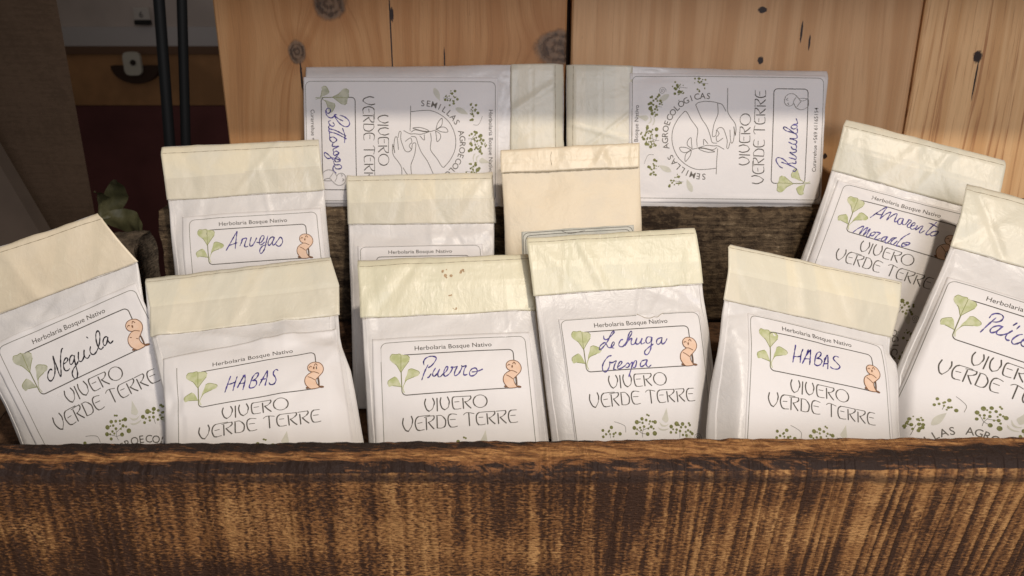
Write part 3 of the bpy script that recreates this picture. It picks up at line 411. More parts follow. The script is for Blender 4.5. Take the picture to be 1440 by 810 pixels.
def sawn_front(name):
    """charred rough-sawn board: band-saw streaks across the grain, leaning to the right hand end"""
    t = NT(name, 0.72, 0.25)
    p = t.pos()
    x, y, z = t.sep(p)
    zz = t.m('ADD', z, t.m('MULTIPLY', y, -0.6))
    lean = t.m('MULTIPLY', t.ss(x, -0.05, 0.30), 0.21)
    sx = t.m('SUBTRACT', x, t.m('MULTIPLY', t.m('ADD', z, 0.2), lean))
    dash = t.noise(t.com(t.m('MULTIPLY', x, 380), 0.0, t.m('MULTIPLY', zz, 1150)), 1.0, 3, 0.6)
    scr = t.noise(t.com(t.m('MULTIPLY', x, 28), 6.0, t.m('MULTIPLY', zz, 1500)), 1.0, 3, 0.6)
    brk = t.noise(t.com(t.m('MULTIPLY', x, 120), 5.0, t.m('MULTIPLY', zz, 420)), 1.0, 3, 0.6)
    right = t.ss(x, -0.06, 0.16)
    jx = t.m('ADD', sx, t.m('MULTIPLY', t.m('SUBTRACT', brk, 0.5), t.m('SUBTRACT', 0.0060, t.m('MULTIPLY', right, 0.0045))))
    s1 = t.noise(t.com(t.m('MULTIPLY', jx, 95), 0.0, t.m('MULTIPLY', zz, 6)), 1.0, 3, 0.6)
    s2 = t.noise(t.com(t.m('MULTIPLY', jx, 380), 3.0, t.m('MULTIPLY', zz, 18)), 1.0, 3, 0.6)
    patch = t.noise(t.com(t.m('MULTIPLY', x, 9), 1.7, t.m('MULTIPLY', zz, 24)), 1.0, 4, 0.6)
    fib = dash
    # saw ridges a few millimetres apart, clearest on the right
    wv = t.noise(t.com(t.m('MULTIPLY', sx, 40), 8.0, t.m('MULTIPLY', zz, 3)), 1.0, 2)
    ph = t.m('FRACT', t.m('ADD', t.m('MULTIPLY', jx, 150), t.m('MULTIPLY', wv, 5.0)))
    ridge = t.m('MULTIPLY', t.ss(ph, 0.0, 0.75), t.m('SUBTRACT', 1.0, t.ss(ph, 0.86, 1.0)))
    bias = t.m('ADD', t.m('MULTIPLY', t.m('SUBTRACT', patch, 0.5), 0.62), t.m('MULTIPLY', t.m('SUBTRACT', right, 0.80), 0.03))
    bias = t.m('ADD', bias, t.m('MULTIPLY', t.m('SUBTRACT', ridge, 0.45), t.m('ADD', 0.03, t.m('MULTIPLY', right, 0.11))))
    # brushed pale patch left of the middle, cast shadow painted into the colour low on the left
    px = t.m('DIVIDE', t.m('ADD', x, 0.085), 0.075); pz = t.m('DIVIDE', t.m('ADD', z, 0.222), 0.030)
    pd = t.m('ADD', t.m('SQRT', t.m('ADD', t.m('MULTIPLY', px, px), t.m('MULTIPLY', pz, pz))), t.m('MULTIPLY', t.m('SUBTRACT', patch, 0.5), 1.6))
    pale = t.m('SUBTRACT', 1.0, t.ss(pd, 0.45, 1.15))
    bias = t.m('ADD', bias, t.m('MULTIPLY', pale, 0.09))
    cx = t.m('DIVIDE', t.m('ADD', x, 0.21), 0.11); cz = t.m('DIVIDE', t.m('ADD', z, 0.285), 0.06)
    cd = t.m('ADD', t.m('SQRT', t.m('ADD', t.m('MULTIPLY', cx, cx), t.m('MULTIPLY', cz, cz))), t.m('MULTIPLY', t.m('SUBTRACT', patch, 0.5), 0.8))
    corner_shadow = t.m('SUBTRACT', 1.0, t.ss(cd, 0.75, 1.15))
    bias = t.m('SUBTRACT', bias, t.m('MULTIPLY', corner_shadow, 0.075))
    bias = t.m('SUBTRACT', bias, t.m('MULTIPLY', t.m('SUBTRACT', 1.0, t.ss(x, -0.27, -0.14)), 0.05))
    va = t.m('ADD', t.m('ADD', t.m('ADD', t.m('MULTIPLY', s1, 0.45), 0.275), bias), t.m('ADD', t.m('MULTIPLY', t.m('SUBTRACT', dash, 0.5), t.m('SUBTRACT', 0.95, t.m('MULTIPLY', right, 0.45))), t.m('MULTIPLY', t.m('SUBTRACT', s2, 0.5), 0.55)))
    vb = t.m('ADD', t.m('ADD', t.m('MULTIPLY', s2, 0.35), t.m('MULTIPLY', dash, 0.65)), t.m('ADD', t.m('MULTIPLY', t.m('SUBTRACT', s1, 0.5), 0.45), bias))
    face = t.mix(t.ss(va, 0.41, 0.58), (0.050, 0.023, 0.012), (0.200, 0.086, 0.029))
    soft = t.noise(t.com(t.m('MULTIPLY', x, 30), 4.0, t.m('MULTIPLY', zz, 60)), 1.0, 4, 0.6)
    hi = t.mix(t.ss(soft, 0.35, 0.65), (0.36, 0.172, 0.058), (0.54, 0.290, 0.108))
    face = t.mix(t.m('MULTIPLY', t.ss(vb, 0.52, 0.70), 0.9), face, hi)
    face = t.mix(t.m('MULTIPLY', t.ss(scr, 0.66, 0.74), 0.55), face, (0.50, 0.29, 0.13))
    face = t.mix(t.m('MULTIPLY', t.m('SUBTRACT', 1.0, t.ss(scr, 0.27, 0.34)), 0.6), face, (0.035, 0.017, 0.010))
    # top arris: charred dark with worn orange scrapes
    d1 = t.noise(t.com(t.m('ADD', t.m('MULTIPLY', x, 85), t.m('MULTIPLY', y, 210)), 0.0, t.m('MULTIPLY', y, 260)), 1.0, 6, 0.75, 0.9)
    d2 = t.noise(t.com(t.m('MULTIPLY', x, 13), 9.0, 0.0), 1.0, 3)
    d3 = t.noise(t.com(t.m('MULTIPLY', x, 60), 2.0, t.m('MULTIPLY', y, 700)), 1.0, 4, 0.7)
    yc = t.m('ADD', 0.3240, t.m('MULTIPLY', t.ss(x, -0.05, 0.22), 0.0090))
    yc = t.m('ADD', yc, t.m('MULTIPLY', t.m('SUBTRACT', d2, 0.5), 0.006))
    mid_ = t.m('SUBTRACT', 1.0, t.ss(t.m('ABSOLUTE', t.m('SUBTRACT', x, 0.07)), 0.03, 0.16))
    dy = t.m('DIVIDE', t.m('ABSOLUTE', t.m('SUBTRACT', y, yc)), t.m('ADD', 0.0042, t.m('MULTIPLY', mid_, 0.0035)))
    band = t.m('SUBTRACT', 1.0, t.ss(dy, 0.35, 1.5))
    worn = t.m('ADD', t.m('MULTIPLY', band, 0.24), t.m('ADD', t.m('MULTIPLY', d1, 1.05), t.m('MULTIPLY', d3, 0.55)))
    worn = t.m('ADD', worn, t.m('MULTIPLY', mid_, 0.05))
    top = t.mix(t.ss(worn, 0.86, 1.00), (0.026, 0.014, 0.010), (0.20, 0.084, 0.030))
    top = t.mix(t.ss(worn, 1.00, 1.18), top, (0.47, 0.235, 0.085))
    g = t.n.new('ShaderNodeNewGeometry')
    nx, ny, nz = t.sep(g.outputs['True Normal'])
    seam = t.m('SUBTRACT', 1.0, t.ss(t.m('ABSOLUTE', t.m('SUBTRACT', t.m('ADD', z, t.m('MULTIPLY', d1, 0.004)), -0.2035)), 0.0005, 0.003))
    face = t.mix(t.m('MULTIPLY', seam, 0.75), face, (0.028, 0.015, 0.010))
    t.color(t.mix(t.ss(nz, 0.30, 0.60), face, top))
    t.bump(t.m('ADD', t.m('MULTIPLY', ridge, 0.5), t.m('ADD', t.m('MULTIPLY', fib, 0.6), t.m('MULTIPLY', s2, 0.4))), 0.8, 0.0022)
    return t.mat


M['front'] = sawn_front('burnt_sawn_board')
M['back'] = weathered('dark_weathered_board', (0.034, 0.022, 0.014), (0.135, 0.093, 0.054), (0.44, 0.33, 0.20), 1.0)
M['ledge'] = weathered('brown_weathered_board', (0.040, 0.022, 0.013), (0.130, 0.070, 0.038), (0.26, 0.16, 0.09), 0.7)
M['greywood'] = weathered('grey_worn_wood', (0.045, 0.034, 0.024), (0.13, 0.10, 0.07), (0.24, 0.18, 0.12), 0.8)

# ------------------------------------------------------------------ setting
WALL_Y = 0.600
GROUND_Z = -0.345
tbl = MB(); tbl.box((-0.9, 0.10, GROUND_Z - 0.03), (0.9, 0.95, GROUND_Z), 0, 0.003)
tag(tbl.build('table', flat('table_wood', (0.10, 0.06, 0.035), 0.6, 0.3, 0.5, 60)), kind='structure')
fl = MB(); fl.add([(-6, -3, -1.1), (6, -3, -1.1), (6, 6, -1.1), (-6, 6, -1.1)], [(0, 1, 2, 3)])
tag(fl.build('floor', flat('floor_tiles', (0.10, 0.07, 0.055), 0.6, 0.3, 0.4, 6)), kind='structure')

# pine boards of the stall back, one Empty, three boards
root = thing('board_wall', 'pine board wall of upright knotty planks behind the seed packets', 'wall', (0.17, WALL_Y, GROUND_Z))
PX = lambda px: (px - 720) / 1150.0
def wx(px, py, Y):
    """point on the vertical plane y=Y that photo pixel (px,py) shows (used to lay out what stands there)"""
    c, s = math.cos(math.radians(20)), math.sin(math.radians(20))
    u = (405 - py) / 1150.0
    d = Vector((PX(px), c + u * s, -s + u * c))
    return d * (Y / d.y)
def knot(px, py, rx, rz):
    a = wx(px, py, WALL_Y)
    return (a.x, a.z, rx / 1150 * 0.58, rz / 1150 * 0.58)
pA = pine('pine_left', [knot(463, 3, 23, 25), knot(418, 73, 13, 17), knot(787, 68, 36, 26)], (0.56, 0.300, 0.128), (0.35, 0.165, 0.064), 0.45, 1.0, 0.0,
          [knot(551, 20, 2.5, 9), knot(550, 55, 1.0, 75), knot(424, 108, 1.5, 20), knot(625, 82, 1.0, 13)])
pB = pine('pine_middle', [], (0.65, 0.395, 0.200), (0.47, 0.250, 0.112), 0.45, 0.9, 4.0,
          [knot(1073, 14, 6, 4), knot(1070, 85, 4, 5), knot(1161, 220, 3, 4), knot(1128, 45, 1.5, 14), knot(1139, 60, 1.3, 10)])
pC = pine('pine_right', [], (0.80, 0.500, 0.245), (0.45, 0.215, 0.090), 1.0, 1.15, 9.0, [knot(1374, 80, 6, 8), knot(1371, 110, 1.2, 30)])
zt = 0.075
for (x0, x1, m, dy) in ((-0.2075, 0.0383, pA, 0.0), (0.0418, 0.2862, pB, 0.0012), (0.2868, 0.62, pC, -0.0006)):
    b = MB()
    b.box((x0, WALL_Y + dy, GROUND_Z), (x1, WALL_Y + 0.02, zt), 0, 0.0012)
    b.build('board', m, root)
q = MB(); q.box((0.0200, WALL_Y + 0.0205, GROUND_Z), (0.0600, WALL_Y + 0.035, 0.07), 0, 0.001); q.build('gap_backing', flat('gap_backing_dark', (0.05, 0.03, 0.02), 0.8), root)  # added dark strip, stands in for the shade in the board gap
# shelf board over the stall (outside the frame, throws the shade on the upper boards)
sh = MB(); sh.box((-0.21, 0.468, 0.0300), (0.62, WALL_Y - 0.001, 0.048), 0, 0.001)
tag(sh.build('overhead_shelf', pB, origin=(0.2, 0.56, 0.0285)), 'pine shelf board fixed above the seed packets', 'shelf')

# ------------------------------------------------------------------ crate
rng = np.random.RandomState(5)
def fbm(x, y, s, seed, octv=4):
    v = 0; a = 1.0
    for k in range(octv):
        v += a * mnoise.noise(Vector((x * s + seed, y * s, seed * 1.7)))
        a *= 0.5; s *= 2.1
    return v

def plank(name, x0, x1, prof, mat, parent, seg=260, jit=0.0006, seed=1.0, zslope=0.0, coarse=30.0):
    """profile (y,z) closed loop swept along x with worn, uneven arrises"""
    P = []
    for i in range(len(prof)):                     # subdivide the profile so it can be uneven
        a = np.array(prof[i]); b = np.array(prof[(i + 1) % len(prof)])
        n = max(1, int(np.linalg.norm(b - a) / 0.004))
        P += [tuple(a + (b - a) * k / n) for k in range(n)]
    P = np.array(P); n = len(P)
    c = P.mean(0)
    V = []; F = []
    for i in range(seg + 1):
        x = x0 + (x1 - x0) * i / seg
        for k, (y, z) in enumerate(P):
            d = fbm(x + k * 0.0013, z * 0.9 + y, coarse, seed) * jit + fbm(x, z + y, 190.0, seed + 3, 2) * jit * 0.55
            dirv = np.array([y, z]) - c
            dirv = dirv / (np.linalg.norm(dirv) + 1e-9)
            V.append((x + (fbm(y * 3, z * 3, 30, seed + 9, 2) * 0.002 if i in (0, seg) else 0), y + dirv[0] * d, z + dirv[1] * d + zslope * x))
    for i in range(seg):
        for k in range(n):
            F.append((i * n + k, i * n + (k + 1) % n, (i + 1) * n + (k + 1) % n, (i + 1) * n + k))
    F.append(tuple(range(n))); F.append(tuple(range((seg + 1) * n - 1, seg * n - 1, -1)))
    F = [tuple(reversed(f)) for f in F]
    return obj(name, V, F, mat, parent, smooth=True)

crate = thing('wooden_crate', 'dark rough sawn wooden crate holding the seed packets', 'crate', (0, 0.44, GROUND_Z))
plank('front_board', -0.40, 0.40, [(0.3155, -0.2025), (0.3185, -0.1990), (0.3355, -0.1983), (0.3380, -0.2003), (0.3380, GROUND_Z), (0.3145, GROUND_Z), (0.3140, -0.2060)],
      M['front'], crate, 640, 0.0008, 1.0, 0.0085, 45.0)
plank('back_board', -0.2500, 0.40, [(0.5600, -0.1490), (0.5625, -0.1458), (0.5930, -0.1455), (0.5955, -0.149), (0.5955, -0.2290), (0.5600, -0.2290)], M['back'], crate, 260, 0.0012, 5.0, 0.0)
plank('ledge_board', -0.262, 0.40, [(0.5180, -0.2350), (0.5210, -0.2318), (0.5960, -0.2312), (0.5960, -0.290), (0.5170, -0.290)], M['ledge'], crate, 220, 0.0010, 11.0)
plank('floor_board', -0.34, 0.40, [(0.3390, -0.3050), (0.5160, -0.2580), (0.5160, -0.2680), (0.3390, -0.3150)], M['ledge'], crate, 160, 0.0006, 15.0)
plank('corner_block', -0.2755, -0.2525, [(0.523, -0.166), (0.530, -0.1588), (0.549, -0.1575), (0.556, -0.165), (0.556, -0.2300), (0.522, -0.2300)], M['greywood'], crate, 24, 0.0016, 21.0)
e = MB(); e.box((0.385, 0.3385, GROUND_Z), (0.40, 0.5165, -0.3205), 0, 0.001); e.build('side_board', M['ledge'], crate)

# ------------------------------------------------------------------ lettering and drawing helpers
_glyph = {}
def glyph(txt):
    """flat outline mesh of a text in the built-in font: verts (x right, y up, em = 1), faces, advance width"""
    if txt in _glyph:
        return _glyph[txt]
    cu = bpy.data.curves.new('t', 'FONT')
    cu.body = txt; cu.size = 1.0; cu.resolution_u = 3; cu.offset = 0.004
    o = bpy.data.objects.new('t', cu)
    COL.objects.link(o)
    bpy.context.view_layer.update()
    dg = bpy.context.evaluated_depsgraph_get()
    me = o.evaluated_get(dg).to_mesh()
    v = np.array([tuple(p.co)[:2] for p in me.vertices]).reshape(-1, 2)
    f = [tuple(p.vertices) for p in me.polygons]
    o.evaluated_get(dg).to_mesh_clear()
    bpy.data.objects.remove(o); bpy.data.curves.remove(cu)
    _glyph[txt] = (v, f)
    return _glyph[txt]


def smooth_line(pts, step=0.35, closed=False):
    """Catmull-Rom through the points"""
    P = np.array(pts, float)
    if len(P) < 3:
        n = max(2, int(np.linalg.norm(P[-1] - P[0]) / step) + 1)
        return P[0] + (P[-1] - P[0]) * np.linspace(0, 1, n)[:, None]
    Q = np.vstack([2 * P[0] - P[1], P, 2 * P[-1] - P[-2]])
    out = []
    for i in range(1, len(Q) - 2):
        n = max(2, int(np.linalg.norm(Q[i + 1] - Q[i]) / step) + 1)
        t = np.linspace(0, 1, n, endpoint=False)[:, None]
        a, b, c, d = Q[i - 1], Q[i], Q[i + 1], Q[i + 2]
        out.append(0.5 * (2 * b + (c - a) * t + (2 * a - 5 * b + 4 * c - d) * t ** 2 + (3 * b - a - 3 * c + d) * t ** 3))
    out.append(P[-1:])
    return np.vstack(out)


class Ink:
    """2D drawing in mm; to_mesh maps it onto a packet's surface"""
    def __init__(s):
        s.v = []; s.f = []; s.m = []; s.h = []

    def add(s, v, f, m=0, h=0.0):
        b = len(s.v)
        s.v += [tuple(p) for p in np.asarray(v, float)]
        s.h += [h] * len(v)
        s.f += [[b + i for i in q] for q in f]
        s.m += [m] * len(f)

    def line(s, pts, w, m=0, step=0.45, h=0.0, vary=0.0, seed=0, curve=True):
        P = smooth_line(pts, step) if curve else np.array(pts, float)
        keep = [0]
        for i in range(1, len(P)):
            if np.linalg.norm(P[i] - P[keep[-1]]) > 0.02:
                keep.append(i)
        P = P[keep]
        if len(P) < 2:
            return
        T = np.gradient(P, axis=0)
        T /= np.linalg.norm(T, axis=1)[:, None] + 1e-9
        Nn = np.c_[-T[:, 1], T[:, 0]]
        ww = np.full(len(P), w / 2)
        if vary:
            ph = seed * 1.7
            a = np.cumsum(np.r_[0, np.linalg.norm(np.diff(P, axis=0), axis=1)])
            ww *= 1 + vary * (0.6 * np.sin(a * 0.9 + ph) + 0.4 * np.sin(a * 2.3 + ph * 2))
            ww[0] *= 0.7; ww[-1] *= 0.6
        A = P + Nn * ww[:, None]; B = P - Nn * ww[:, None]
        n = len(P)
        v = np.vstack([P[:1] - T[:1] * ww[0], A, B, P[-1:] + T[-1:] * ww[-1]])
        f = [(1 + i, 1 + n + i, 1 + n + i + 1, 1 + i + 1) for i in range(n - 1)]
        f += [(0, 1 + n, 1), (n, 2 * n, 2 * n + 1)]
        s.add(v, f, m, h)

    def poly(s, pts, m=0, h=0.0, curve=True):
        P = np.array(pts, float)
        if curve:
            P = smooth_line(np.vstack([P, P[:1]]), 0.8)[:-1]
        tri = tessellate_polygon([[Vector((a, b, 0)) for a, b in P]])
        s.add(P, tri, m, h)

    def disc(s, c, r, m=0, h=0.0, n=9):
        a = np.linspace(0, 2 * np.pi, n, endpoint=False)
        P = np.c_[c[0] + r * np.cos(a), c[1] + r * np.sin(a)]
        s.add(P, [tuple(range(n))], m, h)

    def text(s, txt, x, y, width, cap, m=0, h=0.0, ang=0.0, center=False):
        v, f = glyph(txt)
        lo, hi = v[:, 0].min(), v[:, 0].max()
        sx = width / (hi - lo) if width else cap / 0.72
        sy = cap / 0.72
        p = np.c_[(v[:, 0] - (0.5 * (lo + hi) if center else lo)) * sx, -v[:, 1] * sy]
        c, q = math.cos(ang), math.sin(ang)
        p = np.c_[p[:, 0] * c - p[:, 1] * q + x, p[:, 0] * q + p[:, 1] * c + y]
        s.add(p, f, m, h)


def rrect(x0, y0, x1, y1, r, skip=None, n=5):
    out = []
    for cx, cy, a0 in ((x1 - r, y0 + r, -90), (x1 - r, y1 - r, 0), (x0 + r, y1 - r, 90), (x0 + r, y0 + r, 180)):
        out += [(cx + r * math.cos(math.radians(a0 + 90 * k / n)), cy + r * math.sin(math.radians(a0 + 90 * k / n))) for k in range(n + 1)]
    out.append(out[0])
    return out


def dense(pts, step=1.5):
    P = np.array(pts, float); out = [P[:1]]
    for a, b in zip(P[:-1], P[1:]):
        n = max(1, int(np.linalg.norm(b - a) / step))
        out.append(a + (b - a) * (np.arange(1, n + 1) / n)[:, None])
    return np.vstack(out)


A_SHIFT_WORDS, A_SHIFT_BOX, A_SHIFT_ART = 40.2, 91.0, -53.5
def art(layout, colour=True, seed=0, notch=False, part=False):
    """the printed label, in label millimetres. 'A': name box on top, 'B': name box at the foot"""
    B = layout == 'B'
    dw = A_SHIFT_WORDS if B else 0.0
    db = A_SHIFT_BOX if B else 0.0
    da = A_SHIFT_ART if B else 0.0
    out = {k: Ink() for k in ('outline', 'lettering', 'name_frame', 'heading', 'arc_lettering', 'hands_drawing', 'phone_number', 'leaf_drawing', 'seedling_drawing', 'berry_drawing')}
    o = out['outline']
    rr = dense(rrect(0, 0, 84, 135, 3.6))
    if notch:
        keep = ~((rr[:, 1] < 2) & (rr[:, 0] > 47) & (rr[:, 0] < 62))
        k = int(np.argmin(keep)); rr = np.roll(rr[:-1], -k, axis=0); kk = np.roll(keep[:-1], -k)
        rr = rr[kk]
        d = np.linalg.norm(np.diff(rr, axis=0), axis=1)
        cut = [0] + [i + 1 for i in np.where(d > 3)[0]] + [len(rr)]
        for a, b in zip(cut[:-1], cut[1:]):
            if b - a > 1: o.line(rr[a:b], 0.42, 0, curve=False)
    elif part:
        o.line(dense([(0, 2), (0, 135)]), 0.42, 0, curve=False)
    else:
        o.line(rr, 0.42, 0, curve=False)
    t = out['lettering']
    box = rrect(11.3, 8.5 + db, 76.2, 32.8 + db, 2.6)
    out['name_frame'].line(dense(box), 0.56, 0, curve=False)
    t.text('Herbolaria Bosque Nativo', 19.6, 6.0 if not B else 4.6, 44.5, 2.9, 0)
    for q in ART['thick']:
        out['heading'].line(np.array(q) + (0, dw), 0.72, 0)
    for q in ART['thin']:
        out['heading'].line(np.array(q) + (0, dw), 0.42, 1)
    # words round the arc
    cx, cy, R = 43.0, 104.5 + da, 27.2
    word = 'SEMILLAS AGROECOL\u00d3GICAS'
    for i, ch in enumerate(word):
        if ch == ' ': continue
        a = math.radians(-91 + 186 * i / (len(word) - 1))
        out['arc_lettering'].text(ch, cx + (R - 1.5) * math.sin(a), cy - (R - 1.5) * math.cos(a), None, 4.3, 1, ang=a, center=True)
    if B:
        for q in ART['hands']:
            out['hands_drawing'].line(q, 0.44, 1)
        out['phone_number'].text('Curarrehue +569 61165154', 19.7, 131.6, 44.0, 2.9, 0)
    lf = out['leaf_drawing']
    dl = db + (5.5 if B else 0)
    for q in ART['leaf']:
        lf.poly(np.array(q) + (0, dl), 0)
    for q in ART['leafline']:
        lf.line(np.array(q) + (0, dl), 0.32, 1, h=0.03)
    for q in ART['stem']:
        lf.line(np.array(q) + (0, dl), 0.5, 0)
    sd = out['seedling_drawing']
    off = np.array([-7.0, db + 0.3]) if B else np.array([0.0, 0.0])
    if colour and not B:
        for q in ART['body']:
            sd.poly(np.array(q) + off, 0, h=0.20)
    for q in ART['bodyline']:
        sd.line(np.array(q) + off, 0.42, 1, h=0.34)
    if colour and not B:
        for q in ART['bodydark']:
            sd.poly(np.array(q) + off, 1, h=0.34)
    be = out['berry_drawing']
    r2 = random.Random(seed + 3)
    for x, y, r in ART['dots']:
        be.disc((x, y + da), r * 1.15 + 0.05, 0, h=0.03)
    for q in ART['fern']:
        be.poly(np.array(q) + (0, da), 1)
    for q in ART['stems']:
        be.line(np.array(q) + (0, da), 0.3, 2, h=0.02)
    if B:
        for x, y, r in ART['dots']:
            be.disc((x + r2.uniform(-1.6, 1.6), y + da + r2.uniform(-1.6, 1.6)), r * 0.9, 0, h=0.03)
    for k, (bx, by, nd) in enumerate(((11.5, 84.5, 24), (76.0, 86.0, 26), (79.0, 100.5, 17))):
        for j in range(nd):
            a = r2.uniform(0, 6.28); q = 5.6 * math.sqrt(r2.random())
            be.disc((min(82.5, bx + q * math.cos(a)), by + da + q * 0.85 * math.sin(a)), r2.choice((0.4, 0.5, 0.7, 0.95)), 0, h=0.03)
        be.line([(bx, by + da + 6), (bx + 0.5, by + da)], 0.3, 2)
    for (fx, fy, an) in ((20, 78, 0.5), (69, 76, -0.5), (8, 95, 1.2)):
        c, s_ = math.cos(an), math.sin(an)
        L = [(0, -6), (1.6, -2.5), (2.2, 1), (0.6, 4), (-1.4, 1.5), (-1.5, -2)]
        be.poly([(fx + a * c - b * s_, fy + da + a * s_ + b * c) for a, b in L], 1)
    be.line([(74 + 2.6 * k / 26 * math.cos(k * 0.55), 74.5 + da + 2.6 * k / 26 * math.sin(k * 0.55)) for k in range(27)], 0.3, 2)
    return out


# ------------------------------------------------------------------ seed packets
def sstep(x, a, b):
    t = np.clip((x - a) / (b - a), 0, 1)
    return t * t * (3 - 2 * t)


class Packet:
    def __init__(s, key, seed, style):
        d = PACKETS[key]
        s.key, s.d, s.st = key, d, style
        psi, al, phi = [math.radians(v) for v in d['a']]
        Rz = np.array([[math.cos(psi), -math.sin(psi), 0], [math.sin(psi), math.cos(psi), 0], [0, 0, 1]])
        Bm = np.array([[1, 0, 0], [0, math.sin(al), -math.cos(al)], [0, math.cos(al), math.sin(al)]])
        Rn = np.array([[math.cos(phi), -math.sin(phi), 0], [math.sin(phi), math.cos(phi), 0], [0, 0, 1]])
        s.R = Rz @ Bm @ Rn
        s.p = np.array(d['p']); s.sc = d['s']
        s.aff = np.array(d['aff'])
        s.L = np.array(d['L']); s.Rt = np.array(d['R'])
        s.side = abs(d['a'][2]) > 60
        s.rng = np.random.RandomState(seed)
        # the foot of the packet
        if s.side:
            s.yb = None
        else:
            yb = 150.0
            for y in np.arange(100, 152, 1.0):
                w = s.world(np.array([[42.0, y]]), np.array([s.bend(y) - 2.0]))[0]
                if w[2] < -0.3050 + (w[1] - 0.339) * 0.2655 + 0.003:
                    yb = y; break
            s.yb = yb
            s.L = s.extend(s.L, yb); s.Rt = s.extend(s.Rt, yb)
        r = s.rng
        s.waves = [(r.uniform(-1, 1) * 0.16, r.uniform(-1, 1) * 0.16, r.uniform(0, 6.28), r.uniform(0.10, 0.30)) for _ in range(7)]
        s.folds = []
        for _ in range(16):
            a = r.uniform(0, math.pi)
            s.folds.append((math.cos(a), math.sin(a), r.uniform(-10, 90) * math.cos(a) + r.uniform(-20, 60) * math.sin(a), r.uniform(2.2, 9), r.uniform(-0.6, 0.6)))
        s.topfolds = [(r.uniform(0, 80), r.uniform(2.5, 8), r.uniform(-0.75, 0.75), r.uniform(-0.9, 0.9)) for _ in range(6)]
        s.ft, s.mid, s.bot = [np.array(d[k]) for k in ('ft', 'mid', 'bot')]
        s.bulge = style.get('bulge', 4.0)

    def bend(s, y):
        return -0.0042 * max(0.0, y - 84) ** 2 if s.st.get('row') == 'front' else 0.0

    def extend(s, P, yb):
        if P[-1, 1] >= yb:
            k = [q for q in P if q[1] < yb]
            a, b = k[-1], P[len(k)]
            t = (yb - a[1]) / (b[1] - a[1])
            return np.vstack([k, a + (b - a) * t])
        d = P[-1] - P[-2]; d = d / max(abs(d[1]), 1e-6)
        d[0] = np.clip(d[0], -0.08, 0.08)
        return np.vstack([P, P[-1] + d * (yb - P[-1, 1])])

    def world(s, xy, n):
        q = np.c_[(xy[:, 0] - 42), -xy[:, 1], n] * (s.sc / 1000.0)
        return s.p + q @ s.R.T

    def xat(s, P, y):
        return np.interp(y, P[:, 1], P[:, 0])

    def line_y(s, ln, x):
        a, b = ln
        return a[1] + (b[1] - a[1]) * (x - a[0]) / (b[0] - a[0])

    def n(s, xy):
        x, y = xy[:, 0], xy[:, 1]
        xl, xr = s.xat(s.L, y), s.xat(s.Rt, y)
        wd = xr - xl
        u = np.clip((x - xl) / wd, 0, 1)
        yf, ym, yb = s.line_y(s.ft, x), s.line_y(s.mid, x), s.line_y(s.bot, x)
        d = y - yb
        end = s.yb if s.yb else max(s.L[-1, 1], s.Rt[-1, 1])
        prof = np.clip(1 - (2 * u - 1) ** 2, 0, 1) ** 0.6
        grow = sstep(d, -6, 42)
        close = 1 - sstep(y, end - 26, end + 1) if not s.side else 1 - 0.75 * sstep(y, end - 22, end)
        n = s.bulge * prof * grow * close
        # gusset folds at the two long sides
        gl, gr = s.st.get('gl', 5.0), s.st.get('gr', 5.0)
        g = sstep(d, -1, 60)
        kl, kr = gl * (0.35 + 0.65 * g), gr * (0.35 + 0.65 * g)
        dp = s.st.get('gdepth', 0.75)
        low = sstep(d, 0, 8)
        n -= dp * np.clip(kl - (x - xl), 0, None) * low * (0.35 + 0.65 * g)
        n -= dp * np.clip(kr - (xr - x), 0, None) * low * (0.35 + 0.65 * g)
        n -= 0.35 * np.exp(-(((x - xl) - kl) / 0.7) ** 2) * low
        n -= 0.35 * np.exp(-(((xr - x) - kr) / 0.7) ** 2) * low
        # folded tape head: back strip leans away, lower half tips down
        hd = s.st.get('tip', 0.14)
        n += np.where(y < yf, -0.55 * (yf - y), 0) + np.where(y < yb, -hd * np.clip(y - ym, 0, None), -hd * (yb - ym) * (1 - sstep(d, 0, 30)))
        n += np.where(y < ym, -0.04 * (ym - y), 0)
        n -= 0.45 * np.exp(-((y - yf) / 0.55) ** 2)
        n -= 0.30 * np.exp(-((y - ym) / 0.8) ** 2)
        tz = sstep(-d, -4, 6)
        for c, w, a, sl in s.topfolds:
            xx = x - c - sl * (y - ym)
            n += a * tz * np.clip(1 - np.abs(xx) / w, 0, 1)
        # crumpled paper: strongest between the tape and the label
        cr = s.st.get('crumple', 1.15)
        zone = 0.30 + 1.25 * np.exp(-((d - 9) / 11.0) ** 2) + 0.45 * (np.abs(2 * u - 1) > 0.8)
        w_ = 0
        for a, b, ph, am in s.waves:
            w_ = w_ + am * np.sin(a * x + b * y + ph)
        f_ = 0
        for c, q, o, w, a in s.folds:
            f_ = f_ + a * np.clip(1 - np.abs(c * x + q * y - o) / w, 0, 1)
        n += cr * zone * (0.55 * w_ + 0.8 * f_) * sstep(np.minimum(u, 1 - u), 0, 0.04)
        if s.st.get('row') == 'front':
            n += -0.0042 * np.clip(y - 84, 0, None) ** 2
        return n

    def grid(s, nu, nv):
        U = np.linspace(0, 1, nu); T = np.linspace(0, 1, nv)
        def along(P):
            y = P[0, 1] + (P[-1, 1] - P[0, 1]) * T
            return np.c_[s.xat(P, y), y]
        A, Bq = along(s.L), along(s.Rt)
        # slightly uneven paper edges
        r = s.rng
        for E in (A, Bq):
            E[:, 0] += np.interp(T, np.linspace(0, 1, 12), r.uniform(-0.35, 0.35, 12))
        G = A[:, None, :] * (1 - U)[None, :, None] + Bq[:, None, :] * U[None, :, None]
        G[0, :, 1] += np.interp(U, np.linspace(0, 1, 9), r.uniform(-0.3, 0.3, 9))
        return G

